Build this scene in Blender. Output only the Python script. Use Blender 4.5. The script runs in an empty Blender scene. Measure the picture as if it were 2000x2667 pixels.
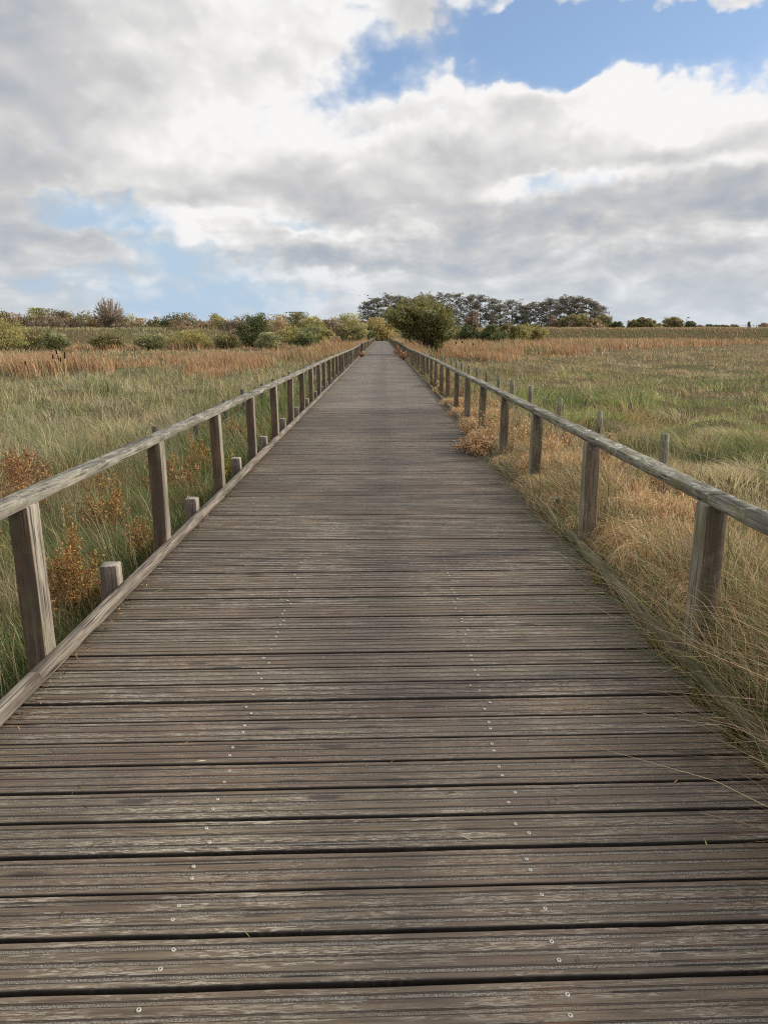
import bpy, math, random
import numpy as np
from mathutils import Vector

rng = np.random.default_rng(7)
random.seed(7)
R = math.radians
scene = bpy.context.scene
COL = scene.collection

# ------------------------------------------------------------------ camera
CAM_H = 1.5
F = 1849.0                       # focal length in pixels of the 2000 x 2667 photograph
PX0, PYH = 995.0, 871.0          # vanishing point of the boardwalk
PITCH = math.atan((1333.5 - PYH) / F)
CT, ST = math.cos(PITCH), math.sin(PITCH)
cam_d = bpy.data.cameras.new("camera")
cam = bpy.data.objects.new("camera", cam_d)
COL.objects.link(cam)
cam.location = (0, 0, CAM_H)
cam.rotation_euler = (R(90) - PITCH, 0, -math.atan(5.0 / F * CT))
cam_d.sensor_fit = 'VERTICAL'
cam_d.sensor_height = 36.0
cam_d.lens = 36.0 * F / 2667.0
cam_d.clip_start = 0.05
cam_d.clip_end = 6000
scene.camera = cam


def at(px, y, top=None):
    """World x of photo column px at forward distance y, and the height of photo row top there."""
    z = y * CT
    if top is not None:
        h = 0.0
        for _ in range(4):
            z = y * CT + (CAM_H - h) * ST
            h = CAM_H - (top - PYH) * CT * z / F
    x = (px - PX0) * z / F
    return x, (h if top is not None else None), z / F


# ------------------------------------------------------------------ noise (numpy)
_T = np.random.default_rng(3).random((256, 256))


def vnoise(x, y, s=0):
    x = np.asarray(x, float) + s * 17.37
    y = np.asarray(y, float) + s * 31.91
    xi = np.floor(x).astype(int); yi = np.floor(y).astype(int)
    fx = x - xi; fy = y - yi
    fx = fx * fx * (3 - 2 * fx); fy = fy * fy * (3 - 2 * fy)
    a = _T[xi & 255, yi & 255]; b = _T[(xi + 1) & 255, yi & 255]
    c = _T[xi & 255, (yi + 1) & 255]; d = _T[(xi + 1) & 255, (yi + 1) & 255]
    return (a * (1 - fx) + b * fx) * (1 - fy) + (c * (1 - fx) + d * fx) * fy


def fbm(x, y, s=0, o=4):
    v = 0; a = 0.5; t = 0
    for i in range(o):
        v = v + a * vnoise(np.asarray(x) * 2 ** i, np.asarray(y) * 2 ** i, s + i * 5)
        t += a; a *= 0.5
    return v / t


def sstep(a, b, x):
    t = np.clip((np.asarray(x, float) - a) / (b - a), 0, 1)
    return t * t * (3 - 2 * t)


def ground_z(x, y):
    x = np.asarray(x, float); y = np.asarray(y, float)
    base = np.where(x < 0, -0.55, -0.30 - 0.22 * sstep(2.2, 5, x))
    und = (fbm(x * 0.12, y * 0.12, 11, 3) - 0.5) * 0.35
    tus = (fbm(x * 0.7, y * 0.7, 4, 2) - 0.5) * 0.6
    near = sstep(1.6, 4.0, np.abs(x))
    z = base + near * (und + tus)
    under = (np.abs(x) < 1.75) & (y < 175)
    return np.where(under, np.minimum(z, -0.42), z)


# ------------------------------------------------------------------ object helpers
def tag(o, label=None, cat=None, group=None, kind=None):
    if label: o['label'] = label
    if cat: o['category'] = cat
    if group: o['group'] = group
    if kind: o['kind'] = kind
    return o


def empty(name, loc, label=None, cat=None, group=None, kind=None):
    o = bpy.data.objects.new(name, None)
    o.empty_display_size = 0.2
    COL.objects.link(o)
    o.location = loc
    return tag(o, label, cat, group, kind)


def link(name, me, mat=None, parent=None, loc=None):
    if mat is not None and not me.materials:
        me.materials.append(mat)
    o = bpy.data.objects.new(name, me)
    COL.objects.link(o)
    if parent is not None:
        o.parent = parent
    if loc is not None:
        o.location = loc
    return o


def mesh_np(name, verts, quads=None, tris=None, cols=None, smooth=False):
    me = bpy.data.meshes.new(name)
    verts = np.ascontiguousarray(verts, np.float32)
    nq = 0 if quads is None else len(quads)
    nt = 0 if tris is None else len(tris)
    me.vertices.add(len(verts))
    me.vertices.foreach_set('co', verts.ravel())
    loops = []
    if nq: loops.append(np.asarray(quads, np.int32).ravel())
    if nt: loops.append(np.asarray(tris, np.int32).ravel())
    loops = np.concatenate(loops)
    me.loops.add(len(loops))
    me.loops.foreach_set('vertex_index', loops)
    me.polygons.add(nq + nt)
    starts = np.concatenate([np.arange(nq) * 4, nq * 4 + np.arange(nt) * 3]).astype(np.int32)
    me.polygons.foreach_set('loop_start', starts)
    if smooth:
        me.polygons.foreach_set('use_smooth', np.ones(nq + nt, bool))
    if cols is not None:
        ca = me.color_attributes.new('Col', 'FLOAT_COLOR', 'POINT')
        c4 = np.ones((len(verts), 4), np.float32)
        c4[:, :3] = cols
        ca.data.foreach_set('color', c4.ravel())
    me.update(calc_edges=True)
    me.validate()
    return me


class MB:
    """Collects boxes, tubes and leaves; builds ONE mesh."""
    def __init__(s):
        s.v = []; s.q = []; s.t = []; s.c = []; s.n = 0

    def add(s, verts, quads=(), tris=(), col=(0.5, 0.5, 0.5)):
        verts = np.asarray(verts, float)
        s.v.append(verts)
        if len(quads): s.q.append(np.asarray(quads, int) + s.n)
        if len(tris): s.t.append(np.asarray(tris, int) + s.n)
        c = np.asarray(col, float)
        s.c.append(np.broadcast_to(c, (len(verts), 3)) if c.ndim == 1 else c)
        s.n += len(verts)

    def tube(s, pts, radii, sides=6, col=(0.5, 0.5, 0.5), cap=True):
        pts = np.asarray(pts, float); n = len(pts)
        tang = np.gradient(pts, axis=0)
        tang /= np.linalg.norm(tang, axis=1)[:, None] + 1e-9
        ref = np.array([0.31, 0.95, 0.05]) if abs(tang[0][2]) > 0.8 else np.array([0.0, 0.0, 1.0])
        ring = []
        a = np.arange(sides) / sides * 2 * math.pi
        for i in range(n):
            u = np.cross(tang[i], ref); u /= np.linalg.norm(u) + 1e-9
            w = np.cross(tang[i], u)
            ring.append(pts[i] + radii[i] * (np.cos(a)[:, None] * u + np.sin(a)[:, None] * w))
        v = np.concatenate(ring)
        q = []
        for i in range(n - 1):
            for k in range(sides):
                q.append((i * sides + k, i * sides + (k + 1) % sides, (i + 1) * sides + (k + 1) % sides, (i + 1) * sides + k))
        t = []
        if cap:
            v = np.concatenate([v, pts[-1:]])
            m = n * sides
            for k in range(sides):
                t.append(((n - 1) * sides + k, (n - 1) * sides + (k + 1) % sides, m))
        s.add(v, q, t, col)

    def lathe(s, prof, sides=12, origin=(0, 0, 0), col=(0.5, 0.5, 0.5)):
        a = np.arange(sides) / sides * 2 * math.pi
        v = np.concatenate([np.stack([r * np.cos(a), r * np.sin(a), np.full(sides, z)], 1) for r, z in prof]) + np.asarray(origin)
        q = []
        for i in range(len(prof) - 1):
            for k in range(sides):
                q.append((i * sides + k, i * sides + (k + 1) % sides, (i + 1) * sides + (k + 1) % sides, (i + 1) * sides + k))
        s.add(v, q, (), col)

    def leaves(s, pos, axis, size, width, cols):
        """Lens-shaped leaves (two triangles each) along axis."""
        n = len(pos)
        axis = axis / (np.linalg.norm(axis, axis=1)[:, None] + 1e-9)
        rnd = rng.normal(size=(n, 3))
        side = np.cross(axis, rnd); side /= np.linalg.norm(side, axis=1)[:, None] + 1e-9
        L = np.broadcast_to(np.asarray(size, float), (n,))[:, None]
        W = np.broadcast_to(np.asarray(width, float), (n,))[:, None]
        v = np.stack([pos - axis * L * .5, pos + side * W * .5 + axis * L * .05, pos + axis * L * .5, pos - side * W * .5 + axis * L * .05], 1).reshape(-1, 3)
        q = np.arange(n * 4).reshape(n, 4)
        s.add(v, q, (), np.repeat(cols, 4, axis=0))

    def build(s, name, mat=None, parent=None, loc=None, smooth=False):
        me = mesh_np(name, np.concatenate(s.v), np.concatenate(s.q) if s.q else None, np.concatenate(s.t) if s.t else None, np.concatenate(s.c), smooth)
        return link(name, me, mat, parent, loc)


# ------------------------------------------------------------------ node helpers
class NT:
    def __init__(s, tree):
        s.t = tree; s.L = tree.links

    def n(s, typ, **kw):
        nd = s.t.nodes.new(typ)
        for k, v in kw.items():
            setattr(nd, k, v)
        return nd

    def put(s, sock, val):
        if isinstance(val, bpy.types.NodeSocket):
            s.L.new(val, sock)
        elif isinstance(val, (tuple, list)) and len(val) == 3 and sock.type == 'RGBA':
            sock.default_value = (*val, 1)
        else:
            sock.default_value = val

    def math(s, op, a, b=None, c=None, clamp=False):
        nd = s.n('ShaderNodeMath', operation=op, use_clamp=clamp)
        s.put(nd.inputs[0], a)
        if b is not None: s.put(nd.inputs[1], b)
        if c is not None: s.put(nd.inputs[2], c)
        return nd.outputs[0]

    def vm(s, op, a, b=None, c=None, out=0):
        nd = s.n('ShaderNodeVectorMath', operation=op)
        s.put(nd.inputs[0], a)
        if b is not None: s.put(nd.inputs[1], b)
        if c is not None: s.put(nd.inputs[2], c)
        return nd.outputs[out]

    def rng(s, v, a, b, lo=0.0, hi=1.0, typ='SMOOTHSTEP'):
        nd = s.n('ShaderNodeMapRange', interpolation_type=typ)
        s.put(nd.inputs['Value'], v)
        nd.inputs['From Min'].default_value = a; nd.inputs['From Max'].default_value = b
        nd.inputs['To Min'].default_value = lo; nd.inputs['To Max'].default_value = hi
        return nd.outputs[0]

    def noise(s, vec, scale, detail=4, rough=0.55, out=0, dist=0.0, dim='3D'):
        nd = s.n('ShaderNodeTexNoise', noise_dimensions=dim)
        s.put(nd.inputs['Vector'], vec)
        nd.inputs['Scale'].default_value = scale; nd.inputs['Detail'].default_value = detail
        nd.inputs['Roughness'].default_value = rough; nd.inputs['Distortion'].default_value = dist
        return nd.outputs[out]

    def mix(s, fac, a, b, blend='MIX'):
        nd = s.n('ShaderNodeMix', data_type='RGBA', blend_type=blend)
        s.put(nd.inputs[0], fac); s.put(nd.inputs[6], a); s.put(nd.inputs[7], b)
        return nd.outputs[2]

    def comb(s, x, y, z):
        nd = s.n('ShaderNodeCombineXYZ')
        s.put(nd.inputs[0], x); s.put(nd.inputs[1], y); s.put(nd.inputs[2], z)
        return nd.outputs[0]

    def sep(s, v):
        nd = s.n('ShaderNodeSeparateXYZ'); s.put(nd.inputs[0], v)
        return nd.outputs


def new_mat(name):
    m = bpy.data.materials.new(name); m.use_nodes = True
    m.node_tree.nodes.clear()
    t = NT(m.node_tree)
    out = t.n('ShaderNodeOutputMaterial')
    return m, t, out


def principled(t, out, col, rough=0.7, bump=None, bstr=0.3, bdist=0.01, spec=0.3, metal=0.0):
    p = t.n('ShaderNodeBsdfPrincipled')
    t.put(p.inputs['Base Color'], col); t.put(p.inputs['Roughness'], rough)
    p.inputs['Specular IOR Level'].default_value = spec
    p.inputs['Metallic'].default_value = metal
    if bump is not None:
        b = t.n('ShaderNodeBump'); b.inputs['Strength'].default_value = bstr; b.inputs['Distance'].default_value = bdist
        t.put(b.inputs['Height'], bump); t.L.new(b.outputs[0], p.inputs['Normal'])
    t.L.new(p.outputs[0], out.inputs[0])
    return p


def plant_mat(name, transl=0.3, gain=1.0):
    m, t, out = new_mat(name)
    a = t.n('ShaderNodeAttribute', attribute_name='Col')
    c = a.outputs['Color']
    if gain != 1.0:
        c = t.vm('SCALE', c); c.node.inputs['Scale'].default_value = gain
    d = t.n('ShaderNodeBsdfDiffuse'); t.put(d.inputs[0], c)
    if transl:
        tr = t.n('ShaderNodeBsdfTranslucent'); t.put(tr.inputs[0], c)
        mx = t.n('ShaderNodeMixShader'); mx.inputs[0].default_value = transl
        t.L.new(d.outputs[0], mx.inputs[1]); t.L.new(tr.outputs[0], mx.inputs[2])
        t.L.new(mx.outputs[0], out.inputs[0])
    else:
        t.L.new(d.outputs[0], out.inputs[0])
    return m


def flat_mat(name, col, rough=0.6, metal=0.0, var=0.25):
    m, t, out = new_mat(name)
    tc = t.n('ShaderNodeTexCoord').outputs['Object']
    n = t.noise(tc, 30, 4)
    dark = tuple(c * (1 - var) for c in col); light = tuple(min(1, c * (1 + var)) for c in col)
    principled(t, out, t.mix(n, dark, light), rough, n, 0.2, 0.003, metal=metal)
    return m


def wood_mat(name, axis, dark, mid, light, front=None, lichen=0.0, algae=0.0, rough=0.75, mottle=0.0):
    """Weathered sawn timber: grain along axis (0 x, 1 y, 2 z); front = colour pair of faces turned along the walk."""
    m, t, out = new_mat(name)
    oi = t.n('ShaderNodeObjectInfo')
    tc = t.n('ShaderNodeTexCoord')
    off = t.math('MULTIPLY', oi.outputs['Random'], 37.0)
    p = t.vm('ADD', tc.outputs['Object'], t.comb(off, off, off))
    sc = [34.0, 34.0, 34.0]; sc[axis] = 1.6
    g = t.noise(t.vm('MULTIPLY', p, tuple(sc)), 1.0, 6, 0.62, dist=0.4)
    sc2 = [110.0, 110.0, 110.0]; sc2[axis] = 3.0
    fine = t.noise(t.vm('MULTIPLY', p, tuple(sc2)), 1.0, 3, 0.6)
    sc3 = [9.0, 9.0, 9.0]; sc3[axis] = 2.2
    blot = t.noise(t.vm('MULTIPLY', p, tuple(sc3)), 1.0, 5, 0.6)
    c = t.mix(t.rng(g, 0.3, 0.5), dark, mid)
    c = t.mix(t.rng(g, 0.48, 0.72), c, light)
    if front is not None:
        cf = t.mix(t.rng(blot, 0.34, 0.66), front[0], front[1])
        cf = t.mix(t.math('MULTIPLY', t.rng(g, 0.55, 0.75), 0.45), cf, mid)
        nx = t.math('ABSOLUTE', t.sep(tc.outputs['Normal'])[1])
        c = t.mix(t.rng(nx, 0.4, 0.8), c, cf)  # faces along the walk: brown wood with shade painted in
    c = t.mix(t.rng(fine, 0.5, 0.34), c, tuple(x * 0.35 for x in dark))
    c = t.mix(t.math('MULTIPLY', t.rng(blot, 0.55, 0.38), 0.55), c, tuple(x * 0.8 for x in dark))
    if mottle:
        sm_ = [22.0, 22.0, 22.0]; sm_[axis] = 9.0
        mo = t.noise(t.vm('MULTIPLY', p, tuple(sm_)), 1.0, 5, 0.68)
        up = t.rng(t.sep(tc.outputs['Normal'])[2], 0.1, 0.9, 0.35, 1.0)
        c = t.mix(t.math('MULTIPLY', t.math('MULTIPLY', t.rng(mo, 0.5, 0.6), up), mottle), c, (0.075, 0.066, 0.052))
    if algae:
        al = t.noise(p, 7.0, 5, 0.65)
        c = t.mix(t.math('MULTIPLY', t.rng(al, 0.48, 0.68), algae), c, (0.15, 0.165, 0.06))
    if lichen:
        nz = t.sep(tc.outputs['Normal'])[2]
        li = t.noise(p, 26.0, 6, 0.7)
        lb = t.noise(p, 4.0, 3, 0.6)
        lm = t.math('MULTIPLY', t.rng(li, 0.5, 0.62), t.rng(lb, 0.44, 0.6))
        lm = t.math('MULTIPLY', lm, t.rng(nz, -0.2, 0.9, 0.35, 1.0))
        c = t.mix(t.math('MULTIPLY', lm, lichen), c, (0.46, 0.47, 0.43))
    h = t.math('ADD', t.math('MULTIPLY', g, 0.6), t.math('MULTIPLY', fine, 0.5))
    principled(t, out, c, rough, h, 0.7, 0.006, spec=0.25)
    return m


# ------------------------------------------------------------------ materials
PW_ = 0.1390


def deck_material():
    m, t, out = new_mat("weathered_decking")
    uv = t.n('ShaderNodeAttribute', attribute_name='plank_uv').outputs['Vector']   # x along plank, y across (m), z plank random
    u, v, r = t.sep(uv)
    ur = t.math('ADD', u, t.math('MULTIPLY', r, 91.0))
    P = t.comb(ur, v, t.math('MULTIPLY', r, 13.0))
    grain = t.noise(t.vm('MULTIPLY', P, (4.0, 140.0, 7.0)), 1.0, 6, 0.62, dist=0.5)
    fleck = t.noise(t.vm('MULTIPLY', P, (20.0, 190.0, 5.0)), 1.0, 5, 0.66, dist=1.2)
    patch = t.noise(t.vm('MULTIPLY', P, (2.6, 17.0, 5.0)), 1.0, 4, 0.6)
    wet = t.noise(t.vm('MULTIPLY', P, (0.9, 4.0, 9.0)), 1.0, 3, 0.6)
    geo = t.n('ShaderNodeNewGeometry')
    big = t.noise(geo.outputs['Position'], 0.55, 4, 0.6)
    c = t.mix(t.rng(grain, 0.32, 0.64), (0.050, 0.035, 0.021), (0.195, 0.145, 0.092))
    c = t.mix(t.math('MULTIPLY', t.rng(wet, 0.46, 0.64), 0.7), c, (0.105, 0.058, 0.038))
    # dry silvery flecks left on the raised grain
    fm = t.math('MULTIPLY', t.rng(fleck, 0.49, 0.57), t.rng(patch, 0.40, 0.56))
    c = t.mix(t.math('MULTIPLY', fm, 0.85), c, (0.48, 0.425, 0.335))
    # plank to plank variety, and broad worn / damp areas
    pv = t.n('ShaderNodeTexWhiteNoise', noise_dimensions='1D'); t.put(pv.inputs['W'], t.math('MULTIPLY', r, 777.0))
    c = t.mix(t.rng(pv.outputs[0], 0.2, 1.0, 0.0, 0.42, 'LINEAR'), c, (0.21, 0.172, 0.118))
    pv2 = t.n('ShaderNodeTexWhiteNoise', noise_dimensions='1D'); t.put(pv2.inputs['W'], t.math('MULTIPLY', r, 1931.0))
    c = t.mix(t.rng(pv2.outputs[0], 0.6, 1.0, 0.0, 0.55, 'LINEAR'), c, (0.125, 0.070, 0.037))
    c = t.mix(t.rng(pv2.outputs[0], 0.3, 0.0, 0.0, 0.40, 'LINEAR'), c, (0.105, 0.100, 0.062))
    c = t.mix(t.math('MULTIPLY', t.rng(big, 0.40, 0.62), 0.55), c, (0.072, 0.054, 0.042))
    # green film
    gx = t.sep(geo.outputs['Position'])[0]
    edge = t.rng(t.math('ABSOLUTE', t.math('ADD', gx, 0.05)), 0.75, 1.45)
    alg = t.noise(geo.outputs['Position'], 1.7, 5, 0.65)
    c = t.mix(t.math('MULTIPLY', t.math('MULTIPLY', t.rng(alg, 0.45, 0.7), edge), 0.5), c, (0.105, 0.10, 0.04))
    # knots
    kn = t.n('ShaderNodeTexVoronoi', feature='F1'); t.put(kn.inputs['Vector'], t.vm('MULTIPLY', P, (2.3, 9.0, 31.0))); kn.inputs['Scale'].default_value = 1.0
    km = t.math('MULTIPLY', t.rng(kn.outputs['Distance'], 0.19, 0.09), 0.85)
    c = t.mix(km, c, (0.042, 0.029, 0.022))
    # gritty anti-slip inserts in three grooves
    lines = None; seams = None; cr = None
    for k, vc in enumerate((0.025, 0.068, 0.111)):
        d = t.math('SUBTRACT', v, vc)
        wob = t.math('MULTIPLY', t.math('SUBTRACT', t.noise(t.comb(ur, float(k), r), 6.0, 3), 0.5), 0.004)
        d = t.math('ABSOLUTE', t.math('ADD', d, wob))
        a = t.rng(d, 0.0056, 0.0042)
        lines = a if lines is None else t.math('MAXIMUM', lines, a)
        s_ = t.rng(t.math('ABSOLUTE', t.math('SUBTRACT', d, 0.0066)), 0.0024, 0.0009)
        seams = s_ if seams is None else t.math('MAXIMUM', seams, s_)
        kk = t.noise(t.comb(t.math('MULTIPLY', ur, 1.3), k * 3.1, t.math('MULTIPLY', r, 41.0)), 1.0, 2, 0.5)
        cm = t.math('MULTIPLY', t.rng(kk, 0.615, 0.635), t.rng(t.math('ABSOLUTE', t.math('ADD', t.math('SUBTRACT', v, vc), 0.006)), 0.0044, 0.0032))
        cr = cm if cr is None else t.math('MAXIMUM', cr, cm)
    grit = t.noise(t.comb(u, v, r), 260.0, 2, 0.7)
    sparkle = t.noise(t.comb(u, v, r), 420.0, 1, 0.5)
    wear = t.rng(t.noise(t.comb(t.math('MULTIPLY', ur, 1.1), t.math('MULTIPLY', v, 20.0), r), 1.0, 3), 0.36, 0.56)
    gm = t.math('MULTIPLY', t.math('MULTIPLY', lines, t.rng(wear, 0, 1, 0.3, 0.95)), 0.9)
    gc = t.mix(t.rng(grit, 0.35, 0.65), (0.07, 0.055, 0.042), (0.24, 0.21, 0.17))
    gc = t.mix(t.rng(sparkle, 0.62, 0.72), gc, (0.62, 0.60, 0.55))
    c = t.mix(gm, c, gc)
    c = t.mix(t.math('MULTIPLY', seams, 0.72), c, (0.026, 0.018, 0.013))
    rust = t.math('MULTIPLY', seams, t.rng(t.noise(t.comb(t.math('MULTIPLY', ur, 2.0), 0.0, t.math('MULTIPLY', r, 77.0)), 1.0, 3), 0.56, 0.7))
    c = t.mix(t.math('MULTIPLY', rust, 0.8), c, (0.19, 0.085, 0.035))
    c = t.mix(cr, c, (0.012, 0.009, 0.007))
    ed = t.math('MAXIMUM', t.rng(v, 0.004, 0.0005), t.rng(v, PW_ - 0.004, PW_ - 0.0005))  # plank edges painted near black to shade the gaps
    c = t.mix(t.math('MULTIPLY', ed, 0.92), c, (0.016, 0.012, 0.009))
    h = t.math('ADD', t.math('MULTIPLY', grain, 0.5), t.math('MULTIPLY', fleck, 0.35))
    h = t.math('ADD', h, t.math('MULTIPLY', t.math('MULTIPLY', lines, grit), 0.9))
    h = t.math('SUBTRACT', h, t.math('MULTIPLY', t.math('MAXIMUM', seams, cr), 0.9))
    rg = t.rng(wet, 0.4, 0.7, 0.62, 0.42, 'LINEAR')
    principled(t, out, c, rg, h, 0.8, 0.005, spec=0.52)
    return m


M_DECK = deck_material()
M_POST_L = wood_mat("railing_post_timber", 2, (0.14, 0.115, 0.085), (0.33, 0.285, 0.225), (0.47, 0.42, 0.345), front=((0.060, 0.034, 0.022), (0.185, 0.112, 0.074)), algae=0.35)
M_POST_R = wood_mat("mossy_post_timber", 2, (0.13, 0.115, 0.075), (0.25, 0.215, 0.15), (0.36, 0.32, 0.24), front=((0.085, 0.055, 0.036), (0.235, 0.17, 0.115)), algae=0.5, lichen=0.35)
M_RAIL_L = wood_mat("handrail_timber", 1, (0.13, 0.112, 0.085), (0.30, 0.27, 0.21), (0.50, 0.46, 0.37), algae=0.3, lichen=0.5, mottle=0.75)
M_RAIL_R = wood_mat("lichened_handrail_timber", 1, (0.10, 0.092, 0.068), (0.235, 0.21, 0.16), (0.42, 0.39, 0.31), algae=0.75, lichen=1.0, mottle=0.85)
M_KERB_L = wood_mat("kerb_timber", 1, (0.125, 0.10, 0.078), (0.25, 0.21, 0.168), (0.38, 0.335, 0.275), algae=0.12)
M_KERB_R = wood_mat("mossy_kerb_timber", 1, (0.085, 0.07, 0.045), (0.165, 0.135, 0.085), (0.25, 0.215, 0.15), algae=0.6)
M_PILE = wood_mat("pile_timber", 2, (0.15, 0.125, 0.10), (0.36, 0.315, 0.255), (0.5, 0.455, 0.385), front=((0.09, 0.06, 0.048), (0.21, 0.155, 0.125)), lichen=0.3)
M_FENCE = wood_mat("fence_stake_timber", 2, (0.11, 0.095, 0.065), (0.235, 0.21, 0.15), (0.35, 0.32, 0.24), algae=0.5, lichen=0.2)
M_FENCE_D = wood_mat("dark_stake_timber", 2, (0.06, 0.05, 0.036), (0.125, 0.108, 0.078), (0.21, 0.19, 0.145), algae=0.4)
M_PALE = wood_mat("pale_stake_timber", 2, (0.35, 0.32, 0.25), (0.5, 0.46, 0.36), (0.62, 0.58, 0.48))
M_WIRE = flat_mat("galvanised_wire", (0.30, 0.31, 0.31), 0.45, 0.6)
M_SCREW = flat_mat("zinc_screw", (0.50, 0.48, 0.44), 0.5, 0.1, 0.3)
M_SOCKET = flat_mat("screw_socket_rust", (0.05, 0.04, 0.035), 0.7)
M_GRASS = plant_mat("meadow_grass_blades", 0.3, 1.16)
M_LEAF = plant_mat("foliage_leaves", 0.35)
M_BARK = plant_mat("bark", 0.0)
M_DRY = plant_mat("dry_plant", 0.2)


# ------------------------------------------------------------------ ground
def ground_material():
    m, t, out = new_mat("marsh_ground")
    g = t.n('ShaderNodeNewGeometry').outputs['Position']
    a = t.noise(g, 0.09, 5, 0.6); b = t.noise(g, 1.4, 6, 0.65); c_ = t.noise(t.vm('MULTIPLY', g, (1, 1, 1)), 14.0, 4, 0.7)
    c = t.mix(t.rng(a, 0.4, 0.6), (0.155, 0.115, 0.06), (0.105, 0.105, 0.045))
    c = t.mix(t.rng(b, 0.4, 0.66), c, (0.085, 0.068, 0.035))
    c = t.mix(t.math('MULTIPLY', t.rng(c_, 0.45, 0.65), 0.6), c, (0.19, 0.15, 0.085))
    principled(t, out, c, 0.95, t.math('ADD', b, t.math('MULTIPLY', c_, 0.4)), 0.8, 0.15, spec=0.05)
    return m


M_GROUND = ground_material()


def axis_coords(lim, fine, n):
    k = np.linspace(0, 1, n)
    s = fine * n * k + (lim - fine * n) * k ** 5
    return s


px_ = axis_coords(3000, 0.35, 130)
gx = np.concatenate([-px_[:0:-1], px_])
gy = np.concatenate([[-3000, -1200, -500, -200, -80, -30, -12, -5, -2], axis_coords(3000, 0.42, 190)])
XX, YY = np.meshgrid(gx, gy)
fade = np.clip(1 - (np.hypot(XX, YY) - 150) / 600, 0, 1)
ZZ = ground_z(XX, YY) * fade + (-0.55) * (1 - fade)
nxg, nyg = len(gx), len(gy)
idx = np.arange(nxg * nyg).reshape(nyg, nxg)
quads = np.stack([idx[:-1, :-1], idx[:-1, 1:], idx[1:, 1:], idx[1:, :-1]], -1).reshape(-1, 4)
o = link("ground", mesh_np("ground", np.stack([XX, YY, ZZ], -1).reshape(-1, 3), quads, smooth=True), M_GROUND)
tag(o, "flat marsh ground under the grass on both sides", "ground", kind='structure')

# embankment: crest polyline (x, y, crest height)
CREST = np.array([(-330, 108, 2.3), (-150, 112, 2.25), (-90, 118, 2.25), (-50, 128, 2.35), (-26, 146, 2.5), (-12, 172, 2.7), (-4, 196, 2.9), (10, 208, 3.0),
                  (50, 212, 3.05), (90, 216, 3.2), (140, 220, 3.3), (260, 224, 3.4), (520, 235, 3.5)], float)
_cs = np.concatenate([[0], np.cumsum(np.hypot(*np.diff(CREST[:, :2], axis=0).T))])


def bank_point(s, w):
    """s along the crest (m), w across (0 front foot .. 1 crest front .. 2 crest back .. 3 back foot)."""
    s = np.asarray(s, float); w = np.asarray(w, float)
    x = np.interp(s, _cs, CREST[:, 0]); y = np.interp(s, _cs, CREST[:, 1]); zc = np.interp(s, _cs, CREST[:, 2])
    e = 2.0
    tx = np.interp(s + e, _cs, CREST[:, 0]) - np.interp(s - e, _cs, CREST[:, 0]); ty = np.interp(s + e, _cs, CREST[:, 1]) - np.interp(s - e, _cs, CREST[:, 1])
    L = np.hypot(tx, ty); nx, ny = ty / L, -tx / L          # towards the camera
    offs = np.interp(w, [0, 1, 2, 3], [9.0, 1.5, -1.5, -8.0])
    hh = np.interp(w, [0, 1, 2, 3], [-0.75, 1.0, 1.0, -0.75])
    z = np.where(hh > 0, zc * hh, hh) + (fbm(x * 0.3 + w, y * 0.3, 21, 3) - 0.5) * 0.35
    z = np.where((w > 0) & (w < 1), -0.75 + (zc + 0.75) * sstep(0, 1, w) + (fbm(x * 0.3 + w, y * 0.3, 21, 3) - 0.5) * 0.35, z)
    return x + nx * offs, y + ny * offs, z


ss = np.arange(0, _cs[-1], 3.0)
ww = np.array([0, .2, .4, .6, .8, 1, 1.5, 2, 2.5, 3])
SS, WW = np.meshgrid(ss, ww)
bx, by, bz = bank_point(SS, WW)
idx = np.arange(SS.size).reshape(SS.shape)
quads = np.stack([idx[:-1, :-1], idx[:-1, 1:], idx[1:, 1:], idx[1:, :-1]], -1).reshape(-1, 4)
o = link("embankment", mesh_np("embankment", np.stack([bx, by, bz], -1).reshape(-1, 3), quads, smooth=True), M_GROUND)
tag(o, "long low grassy flood bank across the far side of the marsh", "embankment", kind='structure')

# ------------------------------------------------------------------ boardwalk
DECK_L, DECK_R = -1.555, 1.445
Y0, Y_END = -1.2, 172.0
PITCH_P, PW, PT = 0.1515, 0.1390, 0.042
SKEW = 0.03


def plank_profile(detail):
    if not detail:
        return [(0.0, -PT), (0.0, -0.004), (0.004, 0.0), (PW - 0.004, 0.0), (PW, -0.004), (PW, -PT)]
    p = [(0.0, -PT), (0.0, -0.005), (0.0015, -0.0015), (0.005, 0.0)]
    for vc in (0.025, 0.068, 0.111):
        p += [(vc - 0.0068, 0.0), (vc - 0.0055, -0.0022), (vc + 0.0055, -0.0022), (vc + 0.0068, 0.0)]
    p += [(PW - 0.005, 0.0), (PW - 0.0015, -0.0015), (PW, -0.005), (PW, -PT)]
    return p


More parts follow.
